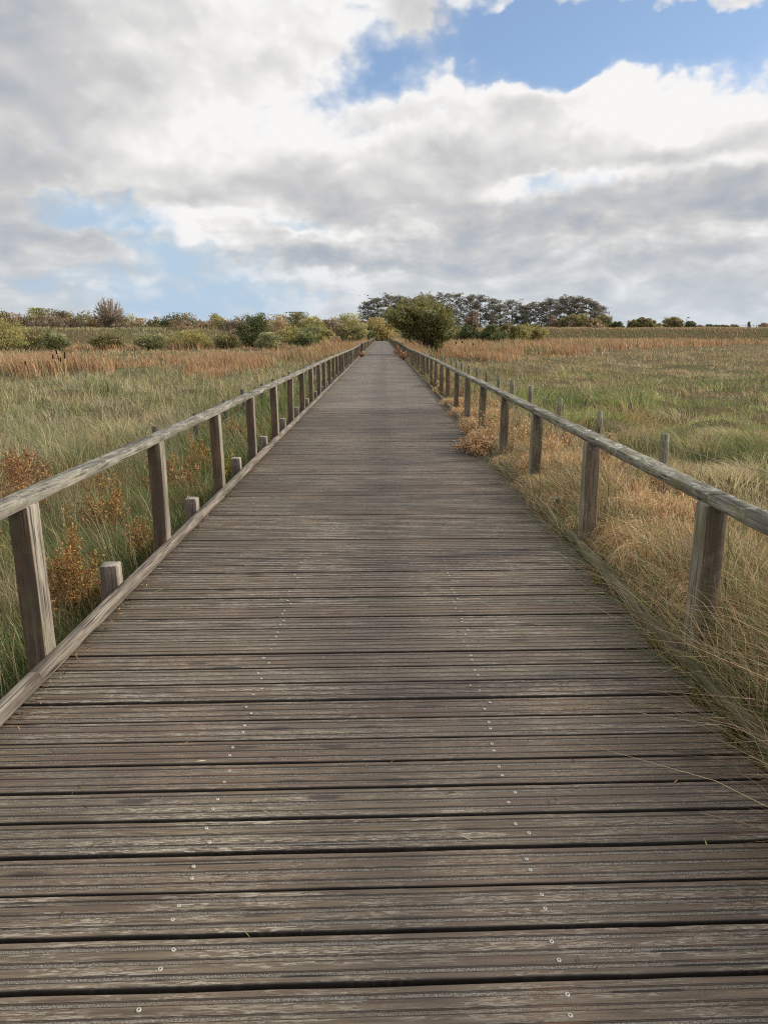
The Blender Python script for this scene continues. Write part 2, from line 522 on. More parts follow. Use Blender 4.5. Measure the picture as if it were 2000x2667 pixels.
boardwalk = empty("boardwalk", (0, 0, 0), "long straight grey-brown plank boardwalk running to the far trees", "boardwalk")
vs, qs, uvs = [], [], []
nv = 0
plank_y = []
k = 0
y = Y0
while y < Y_END:
    detail = y < 15
    prof = plank_profile(detail)
    xs = np.linspace(DECK_L, DECK_R, 26 if detail else 3)
    r = rng.random()
    dz = rng.normal() * (0.0016 if detail else 0.0005)
    tilt = rng.normal() * 0.0012
    dy = rng.normal() * 0.0006
    bow = rng.normal() * 0.0003
    m_ = len(prof)
    pv = np.array(prof)
    V = np.zeros((len(xs), m_, 3)); U = np.zeros((len(xs), m_, 3))
    t_ = (xs - DECK_L) / (DECK_R - DECK_L)
    edgej = (lambda e_: e_ - e_.mean())((fbm(xs * 7, np.full_like(xs, k * 1.7), 2, 2) - .5) * 0.005) if detail else np.zeros_like(xs)
    V[:, :, 0] = xs[:, None]
    V[:, :, 1] = y + dy + pv[None, :, 0] + SKEW * xs[:, None] + (bow * np.sin(t_ * math.pi))[:, None]
    V[:, :, 2] = pv[None, :, 1] + dz + (tilt * (t_ - .5) * 2)[:, None]
    if detail:
        V[:, :4, 1] += edgej[:, None]; V[:, -4:, 1] -= edgej[::-1][:, None]
    U[:, :, 0] = xs[:, None]; U[:, :, 1] = pv[None, :, 0]; U[:, :, 2] = r
    I = np.arange(len(xs) * m_).reshape(len(xs), m_) + nv
    qs.append(np.stack([I[:-1, :-1], I[1:, :-1], I[1:, 1:], I[:-1, 1:]], -1).reshape(-1, 4))
    vs.append(V.reshape(-1, 3)); uvs.append(U.reshape(-1, 3)); nv += V.shape[0] * V.shape[1]
    plank_y.append(y + dy)
    y += PITCH_P; k += 1
me = mesh_np("deck", np.concatenate(vs), np.concatenate(qs))
at_ = me.attributes.new('plank_uv', 'FLOAT_VECTOR', 'POINT')
at_.data.foreach_set('vector', np.concatenate(uvs).astype(np.float32).ravel())
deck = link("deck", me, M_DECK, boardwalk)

gap_shade = MB()  # near-black sheet added below the planks so the gaps read dark
gap_shade.add([(x_, y_, -0.395) for y_ in (Y0 - 1, Y_END) for x_ in (DECK_L - .05, DECK_R + .05)], [(0, 1, 3, 2)])
tag(gap_shade.build("gap_shade", flat_mat("gap_shade_black", (0.018, 0.014, 0.011), 0.6)), "near-black sheet added under the planks to darken the gaps", "gap_shade", kind='structure')

# screws: 100 nearest in view as sub-parts, the farther ones as one part
sm = MB(); sm.lathe([(0.0024, 0.0002), (0.0028, 0.0012), (0.0046, 0.0012), (0.0056, 0.0004), (0.0060, -0.002)], 14)
head_me = mesh_np("screw", np.concatenate(sm.v), np.concatenate(sm.q), smooth=False)
head_me.materials.append(M_SCREW); head_me.materials.append(M_SOCKET)
sm.lathe([(0.0001, 0.0001), (0.0026, 0.0002)], 14)
me2 = mesh_np("screw", np.concatenate(sm.v), np.concatenate(sm.q))
me2.materials.append(M_SCREW); me2.materials.append(M_SOCKET)
me2.polygons.foreach_set('material_index', np.array([0] * (14 * 4) + [1] * 14, np.int32))
n_s = 0
far_screws = MB()
for py in plank_y:
    if py < 1.05 or py > 4.6:
        continue
    for xj in (-0.545, 0.425):
        for vv in (0.046, 0.097):
            x = xj + rng.normal() * 0.012
            yy = py + vv + rng.normal() * 0.004 + SKEW * x
            if n_s < 100:
                s_ = bpy.data.objects.new("screw", me2); COL.objects.link(s_); s_.parent = deck
                s_.location = (x, yy, 0.001); s_.rotation_euler = (rng.normal() * .05, rng.normal() * .05, 0)
                n_s += 1
            elif rng.random() < 0.7:
                far_screws.lathe([(0.0026, 0.0004), (0.003, 0.0012), (0.0046, 0.0012), (0.0056, -0.002)], 8, (x, yy, 0.0005))
if far_screws.v:
    o = far_screws.build("screw_heads", M_SCREW, deck); tag(o, kind='stuff')


def beam_mesh(name, length, w, h, seed, seg=14, wob=0.0022, bev=0.006):
    """A sawn timber along y from 0 to length, top at z=0, centred on x, with worn edges."""
    b = bev
    prof = np.array([(-w / 2, -h + b), (-w / 2, -b), (-w / 2 + b * .4, -b * .4), (-w / 2 + b, 0), (w / 2 - b, 0), (w / 2 - b * .4, -b * .4), (w / 2, -b), (w / 2, -h + b), (w / 2 - b, -h), (-w / 2 + b, -h)])
    n = len(prof)
    ys = np.linspace(0, length, seg)
    V = np.zeros((seg, n, 3))
    V[:, :, 0] = prof[None, :, 0]; V[:, :, 2] = prof[None, :, 1]; V[:, :, 1] = ys[:, None]
    for a in (0, 2):
        V[:, :, a] += (vnoise(ys[:, None] * 6 + seed * 3.7, np.arange(n)[None, :] * 1.3 + a * 9, seed) - .5) * 2 * wob
    V[1:-1, :, 0] += ((vnoise(ys[1:-1] * 0.7, ys[1:-1] * 0 + seed, 5) - .5) * wob * 3)[:, None]
    I = np.arange(seg * n).reshape(seg, n); J = np.roll(I, -1, axis=1)
    q = np.stack([I[:-1], I[1:], J[1:], J[:-1]], -1).reshape(-1, 4)
    c0 = len(V.reshape(-1, 3))
    verts = np.concatenate([V.reshape(-1, 3), [V[0].mean(0), V[-1].mean(0)]])
    t = [(c0, I[0, k_], I[0, (k_ + 1) % n]) for k_ in range(n)] + [(c0 + 1, I[-1, (k_ + 1) % n], I[-1, k_]) for k_ in range(n)]
    return mesh_np(name, verts, q, t)


def post_mesh(name, w, d, z0, z1, seed, wob=0.0025, bev=0.005, seg=12, top=True):
    """Squared post: origin on the deck level, w across x, d along y."""
    b = bev
    prof = np.array([(-w / 2 + b, -d / 2), (w / 2 - b, -d / 2), (w / 2, -d / 2 + b), (w / 2, d / 2 - b), (w / 2 - b, d / 2), (-w / 2 + b, d / 2), (-w / 2, d / 2 - b), (-w / 2, -d / 2 + b)])
    n = len(prof)
    zs = np.concatenate([np.linspace(z0, z1 - 0.006, seg), [z1]])
    V = np.zeros((len(zs), n, 3))
    V[:, :, :2] = prof[None]; V[:, :, 2] = zs[:, None]
    V[-1, :, :2] *= 0.93
    for a in (0, 1):
        V[:, :, a] += (vnoise(zs[:, None] * 5 + seed * 2.1, np.arange(n)[None, :] * 1.7 + a * 7, seed) - .5) * 2 * wob
    I = np.arange(len(zs) * n).reshape(len(zs), n); J = np.roll(I, -1, axis=1)
    q = np.stack([I[:-1], J[:-1], J[1:], I[1:]], -1).reshape(-1, 4)
    c0 = I.size
    verts = np.concatenate([V.reshape(-1, 3), [V[-1].mean(0) + np.array([0, 0, 0.001])]])
    t = [(I[-1, k_], I[-1, (k_ + 1) % n], c0) for k_ in range(n)]
    return mesh_np(name, verts, q, t)


BAY = 1.868
P0 = 3.06                       # centre of the first post in view
N_POST = 90


def sag(y):
    return 0.05 * math.sin(y * 0.11 + 0.4) * min(1, max(0, (y - 14) / 25))


# kerbs
for side, xc, mat in ((-1, -1.516, M_KERB_L), (1, 1.408, M_KERB_R)):
    y = -0.9 if side < 0 else -1.6
    i = 0
    while y < Y_END - 0.5:
        L = 3.74
        o = link("kerb", beam_mesh("kerb", min(L - 0.006, Y_END - y), 0.052, 0.066, 20 + i * 3 + side, 18 if y < 20 else 6, 0.0025 if y < 20 else 0.001), mat, boardwalk)
        o.location = (xc + rng.normal() * 0.003, y, 0.072 + rng.normal() * 0.0015)
        y += L; i += 1
# short piles outside the kerbs
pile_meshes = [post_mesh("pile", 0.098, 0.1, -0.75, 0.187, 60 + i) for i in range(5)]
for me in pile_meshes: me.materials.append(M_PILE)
farp = MB()
for side, xc in ((-1, -1.595), (1, 1.492)):
    for i in range(-2, N_POST):
        y = P0 - 0.04 + BAY * (i + 0.5)
        if y < 92:
            o = link("pile", pile_meshes[(i * 3 + (side > 0)) % 5], None, boardwalk)
            o.location = (xc + rng.normal() * 0.006, y + rng.normal() * 0.03, rng.normal() * 0.012 - (0 if side < 0 else 0.05 if i == 1 else 0.2))
            o.rotation_euler = (rng.normal() * .012, rng.normal() * .012, rng.normal() * .05)
        else:
            a, b = 0.05, 0.05
            v = [(xc + sx * a, y + sy * b, z) for z in (-0.7, 0.18) for sx, sy in ((-1, -1), (1, -1), (1, 1), (-1, 1))]
            farp.add(v, [(0, 1, 5, 4), (1, 2, 6, 5), (2, 3, 7, 6), (3, 0, 4, 7), (4, 5, 6, 7)])
o = farp.build("distant_piles", M_PILE, boardwalk); tag(o, kind='stuff')
# bearers under the deck
bear = MB()
for x in (-1.42, -0.545, 0.425, 1.32):
    v = [(x + sx * 0.04, yy, z) for z in (-0.2, -0.035) for sx, yy in ((-1, Y0), (1, Y0), (1, Y_END), (-1, Y_END))]
    bear.add(v, [(0, 1, 5, 4), (1, 2, 6, 5), (2, 3, 7, 6), (3, 0, 4, 7), (4, 5, 6, 7), (0, 3, 2, 1)])
bear.build("joists", M_KERB_R, boardwalk)

# railings
for side, xc, mp, mr, lab in ((-1, -1.585, M_POST_L, M_RAIL_L, "weathered timber railing along left edge of boardwalk, bare grey handrail on brown posts"),
                              (1, 1.478, M_POST_R, M_RAIL_R, "lichen-crusted timber railing along right edge of boardwalk, posts sunk in dry grass")):
    rail = empty("railing", (xc, P0, 0), lab, "railing")
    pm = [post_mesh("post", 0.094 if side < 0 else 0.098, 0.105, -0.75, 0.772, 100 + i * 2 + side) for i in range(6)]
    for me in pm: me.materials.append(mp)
    for i in range(-3, N_POST):
        y = BAY * i + rng.normal() * 0.012
        o = link("post", pm[(i * 5) % 6], None, rail)
        o.location = (rng.normal() * 0.004, y, sag(y + P0) + rng.normal() * 0.002)
        o.rotation_euler = (rng.normal() * .010, rng.normal() * .009, rng.normal() * .04)
    i = -3 if side < 0 else -4
    while i < N_POST - 1:
        y0, y1 = BAY * i, min(BAY * (i + 2), BAY * (N_POST - 1) + 0.05)
        seg = 22 if y0 < 20 else 7
        me = beam_mesh("handrail", y1 - y0 - 0.009, 0.102, 0.047, 200 + i * 2 + side, seg, 0.0034 if side > 0 else 0.0026, 0.0045)
        # follow the slight sag of the posts
        co = np.empty(len(me.vertices) * 3, np.float32); me.vertices.foreach_get('co', co); co = co.reshape(-1, 3)
        co[:, 2] += np.array([sag(P0 + y0 + yy) for yy in co[:, 1]], np.float32)
        me.vertices.foreach_set('co', co.ravel()); me.update()
        o = link("handrail", me, mr, rail)
        o.location = (0.004 * side + rng.normal() * 0.003, y0 + 0.0025, 0.817 + rng.normal() * 0.003)
        i += 2

# fence across the far end
end = empty("end_fence", (-0.05, Y_END + 0.5, 0), "low fence of pale stakes and dark beam closing the far end of boardwalk", "fence")
o = link("beam", beam_mesh("beam", 3.0, 0.1, 0.16, 5), M_KERB_R, end); o.rotation_euler = (0, 0, R(90)); o.location = (1.5, 0, 0.17)
em = post_mesh("stake", 0.1, 0.1, -0.7, 0.80, 9); em.materials.append(M_PALE)
for px in (976.6, 987.4, 1000.5):
    x = at(px, Y_END + .5)[0]
    link("stake", em, None, end, (x + 0.05, 0.12, 0))
mk = empty("marker_post", (at(1011, Y_END)[0], Y_END, -0.5), "pale marker post with square top at far right end of boardwalk", "marker post")
pmk = post_mesh("shaft", 0.11, 0.11, 0, 1.65, 15); link("shaft", pmk, M_PALE, mk)
pmk = post_mesh("plate", 0.24, 0.05, 1.66, 2.0, 16); link("plate", pmk, M_PALE, mk)


# ------------------------------------------------------------------ wire fences
def wire_fence(xf, ds, label, lean=0.0, mat=None, drop=0.0):
    root = empty("wire_fence", (xf, ds[0], 0), label, "fence")
    tips = []
    sm_ = []
    for i in range(5):
        b = MB()
        r0 = 0.043 + 0.006 * rng.random()
        zz = np.linspace(-0.3, 1.0, 9)
        p = np.stack([0.012 * (vnoise(zz * 3, zz * 0, 40 + i) - .5), 0.012 * (vnoise(zz * 3, zz * 0, 50 + i) - .5), zz], 1)
        b.tube(p, [r0 * (1 + 0.08 * math.sin(i + j)) for j in range(9)], 9)
        me = mesh_np("post", np.concatenate(b.v), np.concatenate(b.q), np.concatenate(b.t))
        me.materials.append(mat or M_FENCE); sm_.append(me)
    for i, d in enumerate(ds):
        x = xf + rng.normal() * 0.03 + (0.12 * np.sign(xf) if d < 6 else 0)
        zg = -0.57 - drop * (.6 + .5 * rng.random())
        o = link("post", sm_[i % 5], None, root)
        o.location = (x - xf, d - ds[0], zg + rng.normal() * 0.02)
        o.rotation_euler = (rng.normal() * 0.03, rng.normal() * 0.035 + lean, rng.random() * 6)
        tips.append((x, d, o.location.z))
    for hh in (0.93, 0.62):
        b = MB()
        for (xa, ya, za), (xb, yb, zb) in zip(tips[:-1], tips[1:]):
            tt = np.linspace(0, 1, 7)
            pts = np.stack([xa + (xb - xa) * tt - xf - 0.045 * np.sign(xf), ya + (yb - ya) * tt - ds[0], za + (zb - za) * tt + hh - 0.03 * np.sin(tt * math.pi)], 1)
            b.tube(pts, [0.0021 + 0.00008 * ya] * 7, 4, cap=False)
        b.build("wire", M_WIRE, root)


wire_fence(3.12, [3.2, 5.5, 7.77, 10.2, 12.5, 15.1, 17.3, 19.4, 21.6, 23.9, 26.1, 28.4, 30.7, 33, 35.4, 37.8, 40.2, 42.6, 45], "low wire fence of short mossy stakes along right side of boardwalk")
wire_fence(-3.12, [9.9, 11.9, 14.3, 16.6, 18.8, 20.8, 22.8, 24.9, 27, 29.2, 31.4, 33.6, 35.8, 38, 40.2], "wire fence on dark leaning stakes half hidden in grass left of boardwalk", mat=M_FENCE_D, drop=0.22)


# ------------------------------------------------------------------ grass
def build_blades(name, X, Y, Z, H, lean, W, cols, mat, label, cat, curl=0.0, levels=3, parent=None, tipcol=None):
    """X,Y,Z roots; H height; lean (N,2) horizontal offset of the tip; W width; one mesh of N curved tapering blades."""
    n = len(X)
    a = rng.random(n) * math.pi * 2
    side = np.stack([np.cos(a), np.sin(a), np.zeros(n)], 1)
    rows = []
    ts = np.linspace(0, 1, levels + 1)
    jit = rng.normal(size=(n, 2)) * 0.06 * H[:, None]
    for j, t in enumerate(ts):
        p = np.stack([X + lean[:, 0] * t ** 2 + jit[:, 0] * math.sin(t * math.pi),
                      Y + lean[:, 1] * t ** 2 + jit[:, 1] * math.sin(t * math.pi),
                      Z + H * (t - 0.28 * np.clip(np.hypot(lean[:, 0], lean[:, 1]) / (H + 1e-6), 0, 2) * t ** 3) - curl * H * t ** 4], 1)
        if j < levels:
            w = (W * (1 - 0.75 * t) * 0.5)[:, None]
            rows.append(p - side * w); rows.append(p + side * w)
        else:
            rows.append(p)
    m = 2 * levels + 1
    V = np.stack(rows, 1).reshape(-1, 3)
    base = (np.arange(n) * m)[:, None]
    q = []
    for j in range(levels - 1):
        q.append(base + np.array([[2 * j, 2 * j + 1, 2 * j + 3, 2 * j + 2]]))
    q = np.stack(q, 1).reshape(-1, 4) if q else None
    t = base + np.array([[2 * levels - 2, 2 * levels - 1, 2 * levels]])
    C = np.repeat(cols, m, axis=0).reshape(n, m, 3)
    if tipcol is not None:
        for j in range(m):
            f = (min(j // 2, levels) / levels) ** 2
            C[:, j] = C[:, j] * (1 - f) + tipcol * f
    me = mesh_np(name, V, q, t, C.reshape(-1, 3))
    o = link(name, me, mat, parent)
    if label:
        tag(o, label, cat, kind='stuff')
    return o


def pick(n, palette, weights, jitter=0.18):
    pal = np.array(palette)
    w = np.array(weights, float)
    if w.ndim == 1:
        w = np.broadcast_to(w, (n, len(pal)))
    cw = np.cumsum(w / w.sum(1)[:, None], axis=1)
    r = rng.random(n)[:, None]
    k = (r > cw).sum(1).clip(0, len(pal) - 1)
    c = pal[k]
    return np.clip(c * (1 + rng.normal(size=(n, 1)) * jitter) * (1 + rng.normal(size=(n, 3)) * 0.04), 0.01, 0.9)


GREEN_D = (0.075, 0.112, 0.04); GREEN_M = (0.165, 0.20, 0.072); GREEN_B = (0.29, 0.35, 0.115); OLIVE = (0.29, 0.265, 0.13)
STRAW = (0.56, 0.47, 0.28); TAN = (0.45, 0.32, 0.175); RUST = (0.43, 0.24, 0.125); BROWN = (0.27, 0.175, 0.10); GREYG = (0.37, 0.335, 0.225); PURP = (0.32, 0.225, 0.165)
PAL = [GREEN_D, GREEN_M, GREEN_B, OLIVE, STRAW, TAN, RUST, BROWN, GREYG, PURP]


def reed_zone(x, y):
    """1 where the rust-brown reeds stand."""
    wob = (fbm(x * 0.15, y * 0.08, 8, 3) - 0.5)
    # left belt
    f = np.interp(x, [-60, -30, -16, -11, -8.6, -7, -4.5, -2], [33, 33, 34, 40, 35.5, 50, 60, 62]) + wob * 22
    b = np.interp(x, [-60, -16, -8, -4.5, -2], [50, 52, 62, 168, 168]) + wob * 10
    left = (x < -1.9) & (y > f) & (y < b)
    far = (x < -3) & (y > 93 + wob * 8) & (y < 108 + wob * 8)
    # right
    fr = np.interp(x, [1.8, 6, 15, 40, 70, 140], [44, 48, 66, 108, 140, 165]) + wob * 26
    right = (x > 1.9) & (y > fr) & (y < 205)
    patch = fbm(x * 0.22, y * 0.10, 99, 3) > 0.40
    return (left | far | right) & patch


def polar(n, r0, r1, power, half):
    u = rng.random(n)
    e = 1 - power
    r = (r0 ** e + u * (r1 ** e - r0 ** e)) ** (1 / e)
    a = (rng.random(n) * 2 - 1) * R(half)
    return r * np.sin(a), r * np.cos(a), r


def wind(n, x, y, H, amt):
    s = fbm(x * 0.35, y * 0.35, 30, 3); s2 = fbm(x * 0.35 + 50, y * 0.35, 33, 3)
    ang = R(180) + (s - 0.5) * 8.0
    k = H * amt * (0.3 + 1.4 * s2) * (0.3 + 1.2 * rng.random(n))
    return np.stack([np.cos(ang) * k + rng.normal(size=n) * 0.24 * H, np.sin(ang) * k + rng.normal(size=n) * 0.24 * H], 1)


def tussock(x, y, c):
    i = np.floor(x / c).astype(int); j = np.floor(y / c).astype(int)
    best = np.full(len(x), 9.0); bx_ = x.copy(); by_ = y.copy(); hs = np.zeros(len(x))
    for di in (-1, 0, 1):
        for dj in (-1, 0, 1):
            a = i + di; b = j + dj
            px = (a + _T[a & 255, b & 255]) * c; py = (b + _T[(a + 97) & 255, (b + 41) & 255]) * c
            d = np.hypot(x - px, y - py) / c
            k = d < best
            best = np.where(k, d, best); bx_ = np.where(k, px, bx_); by_ = np.where(k, py, by_); hs = np.where(k, _T[(a + 13) & 255, (b + 151) & 255], hs)
    return bx_, by_, hs


def field(side, n, half=46):
    x, y, r = polar(n, 2.4, 150, 1.55, half)
    lim_l, lim_r = -1.66, 2.15
    k = (x < lim_l if side < 0 else x > lim_r) & (y > 0.5)
    x, y, r = x[k], y[k], r[k]
    rz = reed_zone(x, y)
    x, y, r = x[~rz], y[~rz], r[~rz]
    n = len(x)
    big = fbm(x * 0.10, y * 0.06, 60, 3); med = fbm(x * 0.45, y * 0.3, 61, 3); tus = fbm(x * 0.9, y * 0.9, 62, 2)
    d = r
    one = np.ones(n)
    w = np.zeros((n, len(PAL)))
    if side < 0:
        nearw = sstep(6.5, 2.2, np.abs(x)) * sstep(26, 10, y)
        w[:, 0] = 0.35 + 3.2 * nearw + 1.5 * sstep(.58, .72, med)
        w[:, 1] = 1.1 + 1.6 * nearw + 1.8 * sstep(.5, .65, big)
        w[:, 2] = 0.06 + 0.5 * sstep(.62, .72, big)
        w[:, 3] = 1.6
        w[:, 4] = 0.75 + 0.7 * sstep(.5, .3, med)
        w[:, 5] = 0.7 * one + 2.5 * sstep(44, 60, y)
        w[:, 6] = 0.12 + 2.2 * sstep(.56, .7, fbm(x * 0.5, y * 0.5, 66, 2)) * sstep(16, 6, y) + 0.5 * sstep(44, 60, y)
        w[:, 8] = 3.2 * sstep(4, 10, y) * sstep(60, 30, y) + 0.3
        w[:, 9] = 0.5
        w[:, 0:3] *= (1 - 0.85 * sstep(44, 58, y))[:, None]
    else:
        right = sstep(1.5, 7, x)
        w[:, 0] = 0.3 + 4.0 * sstep(.54, .68, med) * sstep(60, 25, d)
        w[:, 1] = 1.7 * sstep(75, 30, d) + 0.35
        w[:, 2] = 3.0 * sstep(.42, .60, big) * sstep(30, 9, d) * right + 1.4 * sstep(.5, .62, big) * sstep(75, 40, d)
        w[:, 3] = 1.4
        w[:, 4] = 0.9
        w[:, 5] = 0.9 + 2.2 * sstep(25, 60, d)
        w[:, 6] = 0.10 + 0.25 * sstep(40, 70, d) + 1.6 * sstep(5.0, 2.5, x) * sstep(.5, .62, fbm(x * 0.7, y * 0.5, 67, 2))
        w[:, 7] = 0.25 + 0.5 * sstep(5.0, 2.5, x)
        w[:, 9] = 0.5 + 1.6 * sstep(20, 50, d)
    if side > 0:
        w[:, 0] += 3.0 * sstep(.56, .66, fbm(x * 0.42, y * 0.34, 88, 2)) * sstep(60, 30, d)
        w[:, 4] += 2.5 * sstep(.46, .36, fbm(x * 0.42, y * 0.34, 88, 2)) * sstep(50, 20, d)
    cols = pick(n, PAL, w, .26)
    # tussocks: blades spring from scattered centres and arch outwards; each tussock has its own tint and height
    cs = np.where(r < 14, 0.42, np.where(r < 40, 0.8, 1.5)) * (1.0 if side < 0 else 1.35)
    cx, cy, hs = tussock(x, y, cs)
    vx, vy = x - cx, y - cy
    rr = np.clip(np.hypot(vx, vy) / cs, 0.02, 1.0)
    big_h = (0.17 + 0.30 * sstep(.3, .7, tus) + 0.18 * hs) if side < 0 else (0.06 + 0.17 * sstep(.3, .7, tus) + 0.24 * hs ** 1.5)
    if side > 0:
        sw = fbm(x * 0.42, y * 0.34, 88, 2)
        big_h = big_h * (0.7 + 0.5 * sstep(.35, .5, sw)) + 0.22 * sstep(.55, .72, sw)
    H = big_h * (1.12 - 0.75 * rr) + 0.10 * rng.random(n)
    H *= 1 + (0.25 * sstep(4, 2, np.abs(x)) if side < 0 else 0)
    tall = rng.random(n) < np.where(side < 0, 0.02, 0.006)
    broad = rng.random(n) < 0.10
    H = np.where(tall, H + 0.28, H)
    k_ = H * (0.25 + 0.9 * rng.random(n)) * (0.6 if side < 0 else 0.95)
    L = np.stack([vx / (rr * cs) * k_, vy / (rr * cs) * k_], 1) + wind(n, x, y, H, 0.22 if side < 0 else 0.5)
    L *= np.where(tall, 0.35, 1.0)[:, None]
    W = np.maximum(0.0034, 0.00078 * r) * (0.6 + 0.8 * rng.random(n)) * np.where(broad, 1.9, 1.0)
    W = np.where(tall, W * 0.75, W)
    tint = pick(n, PAL, w, .1)
    order = np.lexsort((cy, cx))
    same = np.concatenate([[True], (np.diff(cx[order]) != 0) | (np.diff(cy[order]) != 0)])
    first = order[np.maximum.accumulate(np.where(same, np.arange(n), 0))]
    tt_ = np.empty_like(tint); tt_[order] = tint[first]
    cols = (cols * 0.5 + tt_ * 0.5) * (1.0 if side < 0 else 1.12)
    cols = np.where(tall[:, None], np.array(STRAW) * (0.7 + 0.5 * rng.random((n, 1))), cols)
    return build_blades("meadow_grass", x, y, ground_z(x, y) - 0.03, H, L, W, cols, M_GRASS,
                        "tall grey-green marsh grass left of the boardwalk" if side < 0 else "wind-swept green and tan meadow grass right of the boardwalk", "grass")


field(-1, 420000)
field(1, 420000)

# dense dark-green rush grass close to the left railing
n = 26000
x = -1.62 - np.abs(rng.normal(size=n)) * 0.75; y = 1.2 + 24 * rng.random(n) ** 1.5
H = (0.34 + 0.42 * fbm(x * 1.3, y * 1.3, 70, 2) + 0.12 * rng.random(n)) * 1.05
L = np.stack([-0.30 * H * (0.2 + rng.random(n)) + rng.normal(size=n) * 0.14 * H, rng.normal(size=n) * 0.22 * H - 0.08 * H], 1)
w = np.zeros((n, len(PAL))); mm = fbm(x * 1.1, y * 0.8, 71, 2)
w[:, 0] = 3.4; w[:, 1] = 2.2; w[:, 2] = .35; w[:, 3] = .6; w[:, 4] = .35 + 1.2 * sstep(.5, .68, mm); w[:, 6] = .1 + 1.2 * sstep(.58, .7, fbm(x * 1.2, y * 0.9, 73, 2))
build_blades("rush_grass", x, y, ground_z(x, y) - 0.02, H, L, 0.0036 + 0.0005 * y, pick(n, PAL, w), M_GRASS, "dark green rushy grass crowding the left kerb", "grass", levels=4)

# long dry verge grass leaning over the right kerb
n = 64000
y = 0.9 + 58 * rng.random(n) ** 1.9
x = 1.52 + np.abs(rng.normal(size=n)) * 0.42 + 0.25 * rng.random(n)
cl = fbm(x * 1.5, y * 0.9, 80, 2); al = fbm(y * 0.9, y * 0, 82, 2)
cs = np.where(y < 14, 0.30, 0.5)
cx, cy, hs = tussock(x + 40, y, cs); cx -= 40
rr = np.clip(np.hypot(x - cx, y - cy) / cs, .02, 1)
H = (0.26 + 0.30 * cl + 0.26 * hs) * (1.1 - .5 * rr) + 0.16 * rng.random(n)
H *= (0.7 + 0.6 * sstep(.32, .62, al)) * (1 + 0.22 * sstep(7, 4.5, y))
kk = H * (0.2 + 0.8 * rng.random(n)) * 0.5
L = np.stack([(x - cx) / (rr * cs) * kk - (0.05 + 0.6 * rng.random(n) ** 2) * H * 0.55 + rng.normal(size=n) * 0.14 * H, (y - cy) / (rr * cs) * kk + rng.normal(size=n) * 0.2 * H + 0.12 * H], 1)
w = np.zeros((n, len(PAL)))
w[:, 0] = 2.6 * sstep(.48, .62, fbm(x * 2, y * 1.2, 83, 2)) + .5; w[:, 1] = 1.6; w[:, 3] = 1.5; w[:, 4] = 1.2; w[:, 5] = 1.3 + 2.4 * sstep(.5, .65, cl); w[:, 6] = .5 * sstep(5, 9, y); w[:, 7] = .8; w[:, 9] = 1.5
build_blades("verge_grass", x, y, ground_z(x, y) + 0.0, H, L, (0.0034 + 0.0006 * y) * (0.6 + 0.9 * rng.random(n)), pick(n, PAL, w, .3), M_GRASS, "long straw-coloured verge grass leaning over the right kerb", "grass", curl=0.10, levels=5)

# a sweep of longer blades over the kerb at the near right
n = 11000
y = 1.3 + 8.0 * rng.random(n) ** 1.5
x = 1.465 + 0.50 * rng.random(n) ** 1.2
H = 0.42 + 0.44 * rng.random(n) * (0.4 + 1.2 * fbm(x * 2, y * 1.4, 140, 2))
L = np.stack([-(0.05 + 0.40 * rng.random(n) ** 1.3), 0.12 + 0.14 * rng.normal(size=n)], 1)
build_blades("overhanging_grass", x, y, ground_z(x, y), H, L, (0.0038 + .0005 * y) * (0.6 + 0.9 * rng.random(n)), pick(n, [GREEN_D, GREEN_M, OLIVE, STRAW, PURP, TAN], [1.8, 1.6, 1.4, .9, 2.2, 1.0], .25), M_GRASS, "longer green and purplish blades sweeping over the near right kerb", "grass", curl=0.14, levels=6)

# rust reeds
n = 330000
x, y, r = polar(n, 28, 205, 1.25, 46)
k = reed_zone(x, y); x, y, r = x[k], y[k], r[k]; n = len(x)
v_ = fbm(x * 0.35, y * 0.25, 90, 3)
H = 0.30 + 0.95 * sstep(.3, .72, v_) + 0.35 * rng.random(n)
H *= np.where((x > -9) & (x < 0) & (y > 60), 1.15, np.where(x < 0, .78, 1.0))
L = np.stack([-0.22 * H * (rng.random(n) + .3) + rng.normal(size=n) * .12 * H, rng.normal(size=n) * 0.14 * H], 1)
w = np.zeros((n, len(PAL)))
gr = sstep(.56, .68, fbm(x * 0.2, y * 0.13, 92, 3))
w[:, 1] = 1.2 * gr; w[:, 3] = 0.35 + gr; w[:, 4] = 0.45; w[:, 5] = 1.4; w[:, 6] = 2.4 * (1 - .6 * gr); w[:, 7] = 1.0; w[:, 9] = .8
farR = sstep(150, 200, r); w[:, 5] += 2 * farR; w[:, 6] *= 1 - .5 * farR
build_blades("reeds", x, y, ground_z(x, y), H, L, np.maximum(.012, 0.0011 * r), pick(n, PAL, w), M_GRASS, "rust-brown reed beds across the middle of the marsh", "reeds")

# grass on the flood bank
n = 95000
s = rng.random(n) * _cs[-1]; wv = rng.random(n) * 2.2
x, y, z = bank_point(s, wv)
k = (np.abs(np.arctan2(x, y)) < R(48)); x, y, z = x[k], y[k], z[k]; n = len(x)
H = 0.25 + 0.4 * fbm(x * .4, y * .4, 95, 2) + .15 * rng.random(n)
L = np.stack([-.3 * H * rng.random(n), rng.normal(size=n) * .2 * H], 1)
w = np.zeros((n, len(PAL)))
lf = sstep(40, 10, x); v_ = fbm(x * .5, y * .5, 97, 2)
w[:, 0] = 1.6 * lf * sstep(.5, .62, v_); w[:, 1] = 1.8 * lf + .3; w[:, 2] = .5 * lf; w[:, 3] = 1.3; w[:, 4] = 1.7; w[:, 5] = 1.0 + 2.6 * (1 - lf); w[:, 6] = .9 * (1 - lf); w[:, 9] = 2.2 * (1 - lf); w[:, 8] = 1.2 * lf
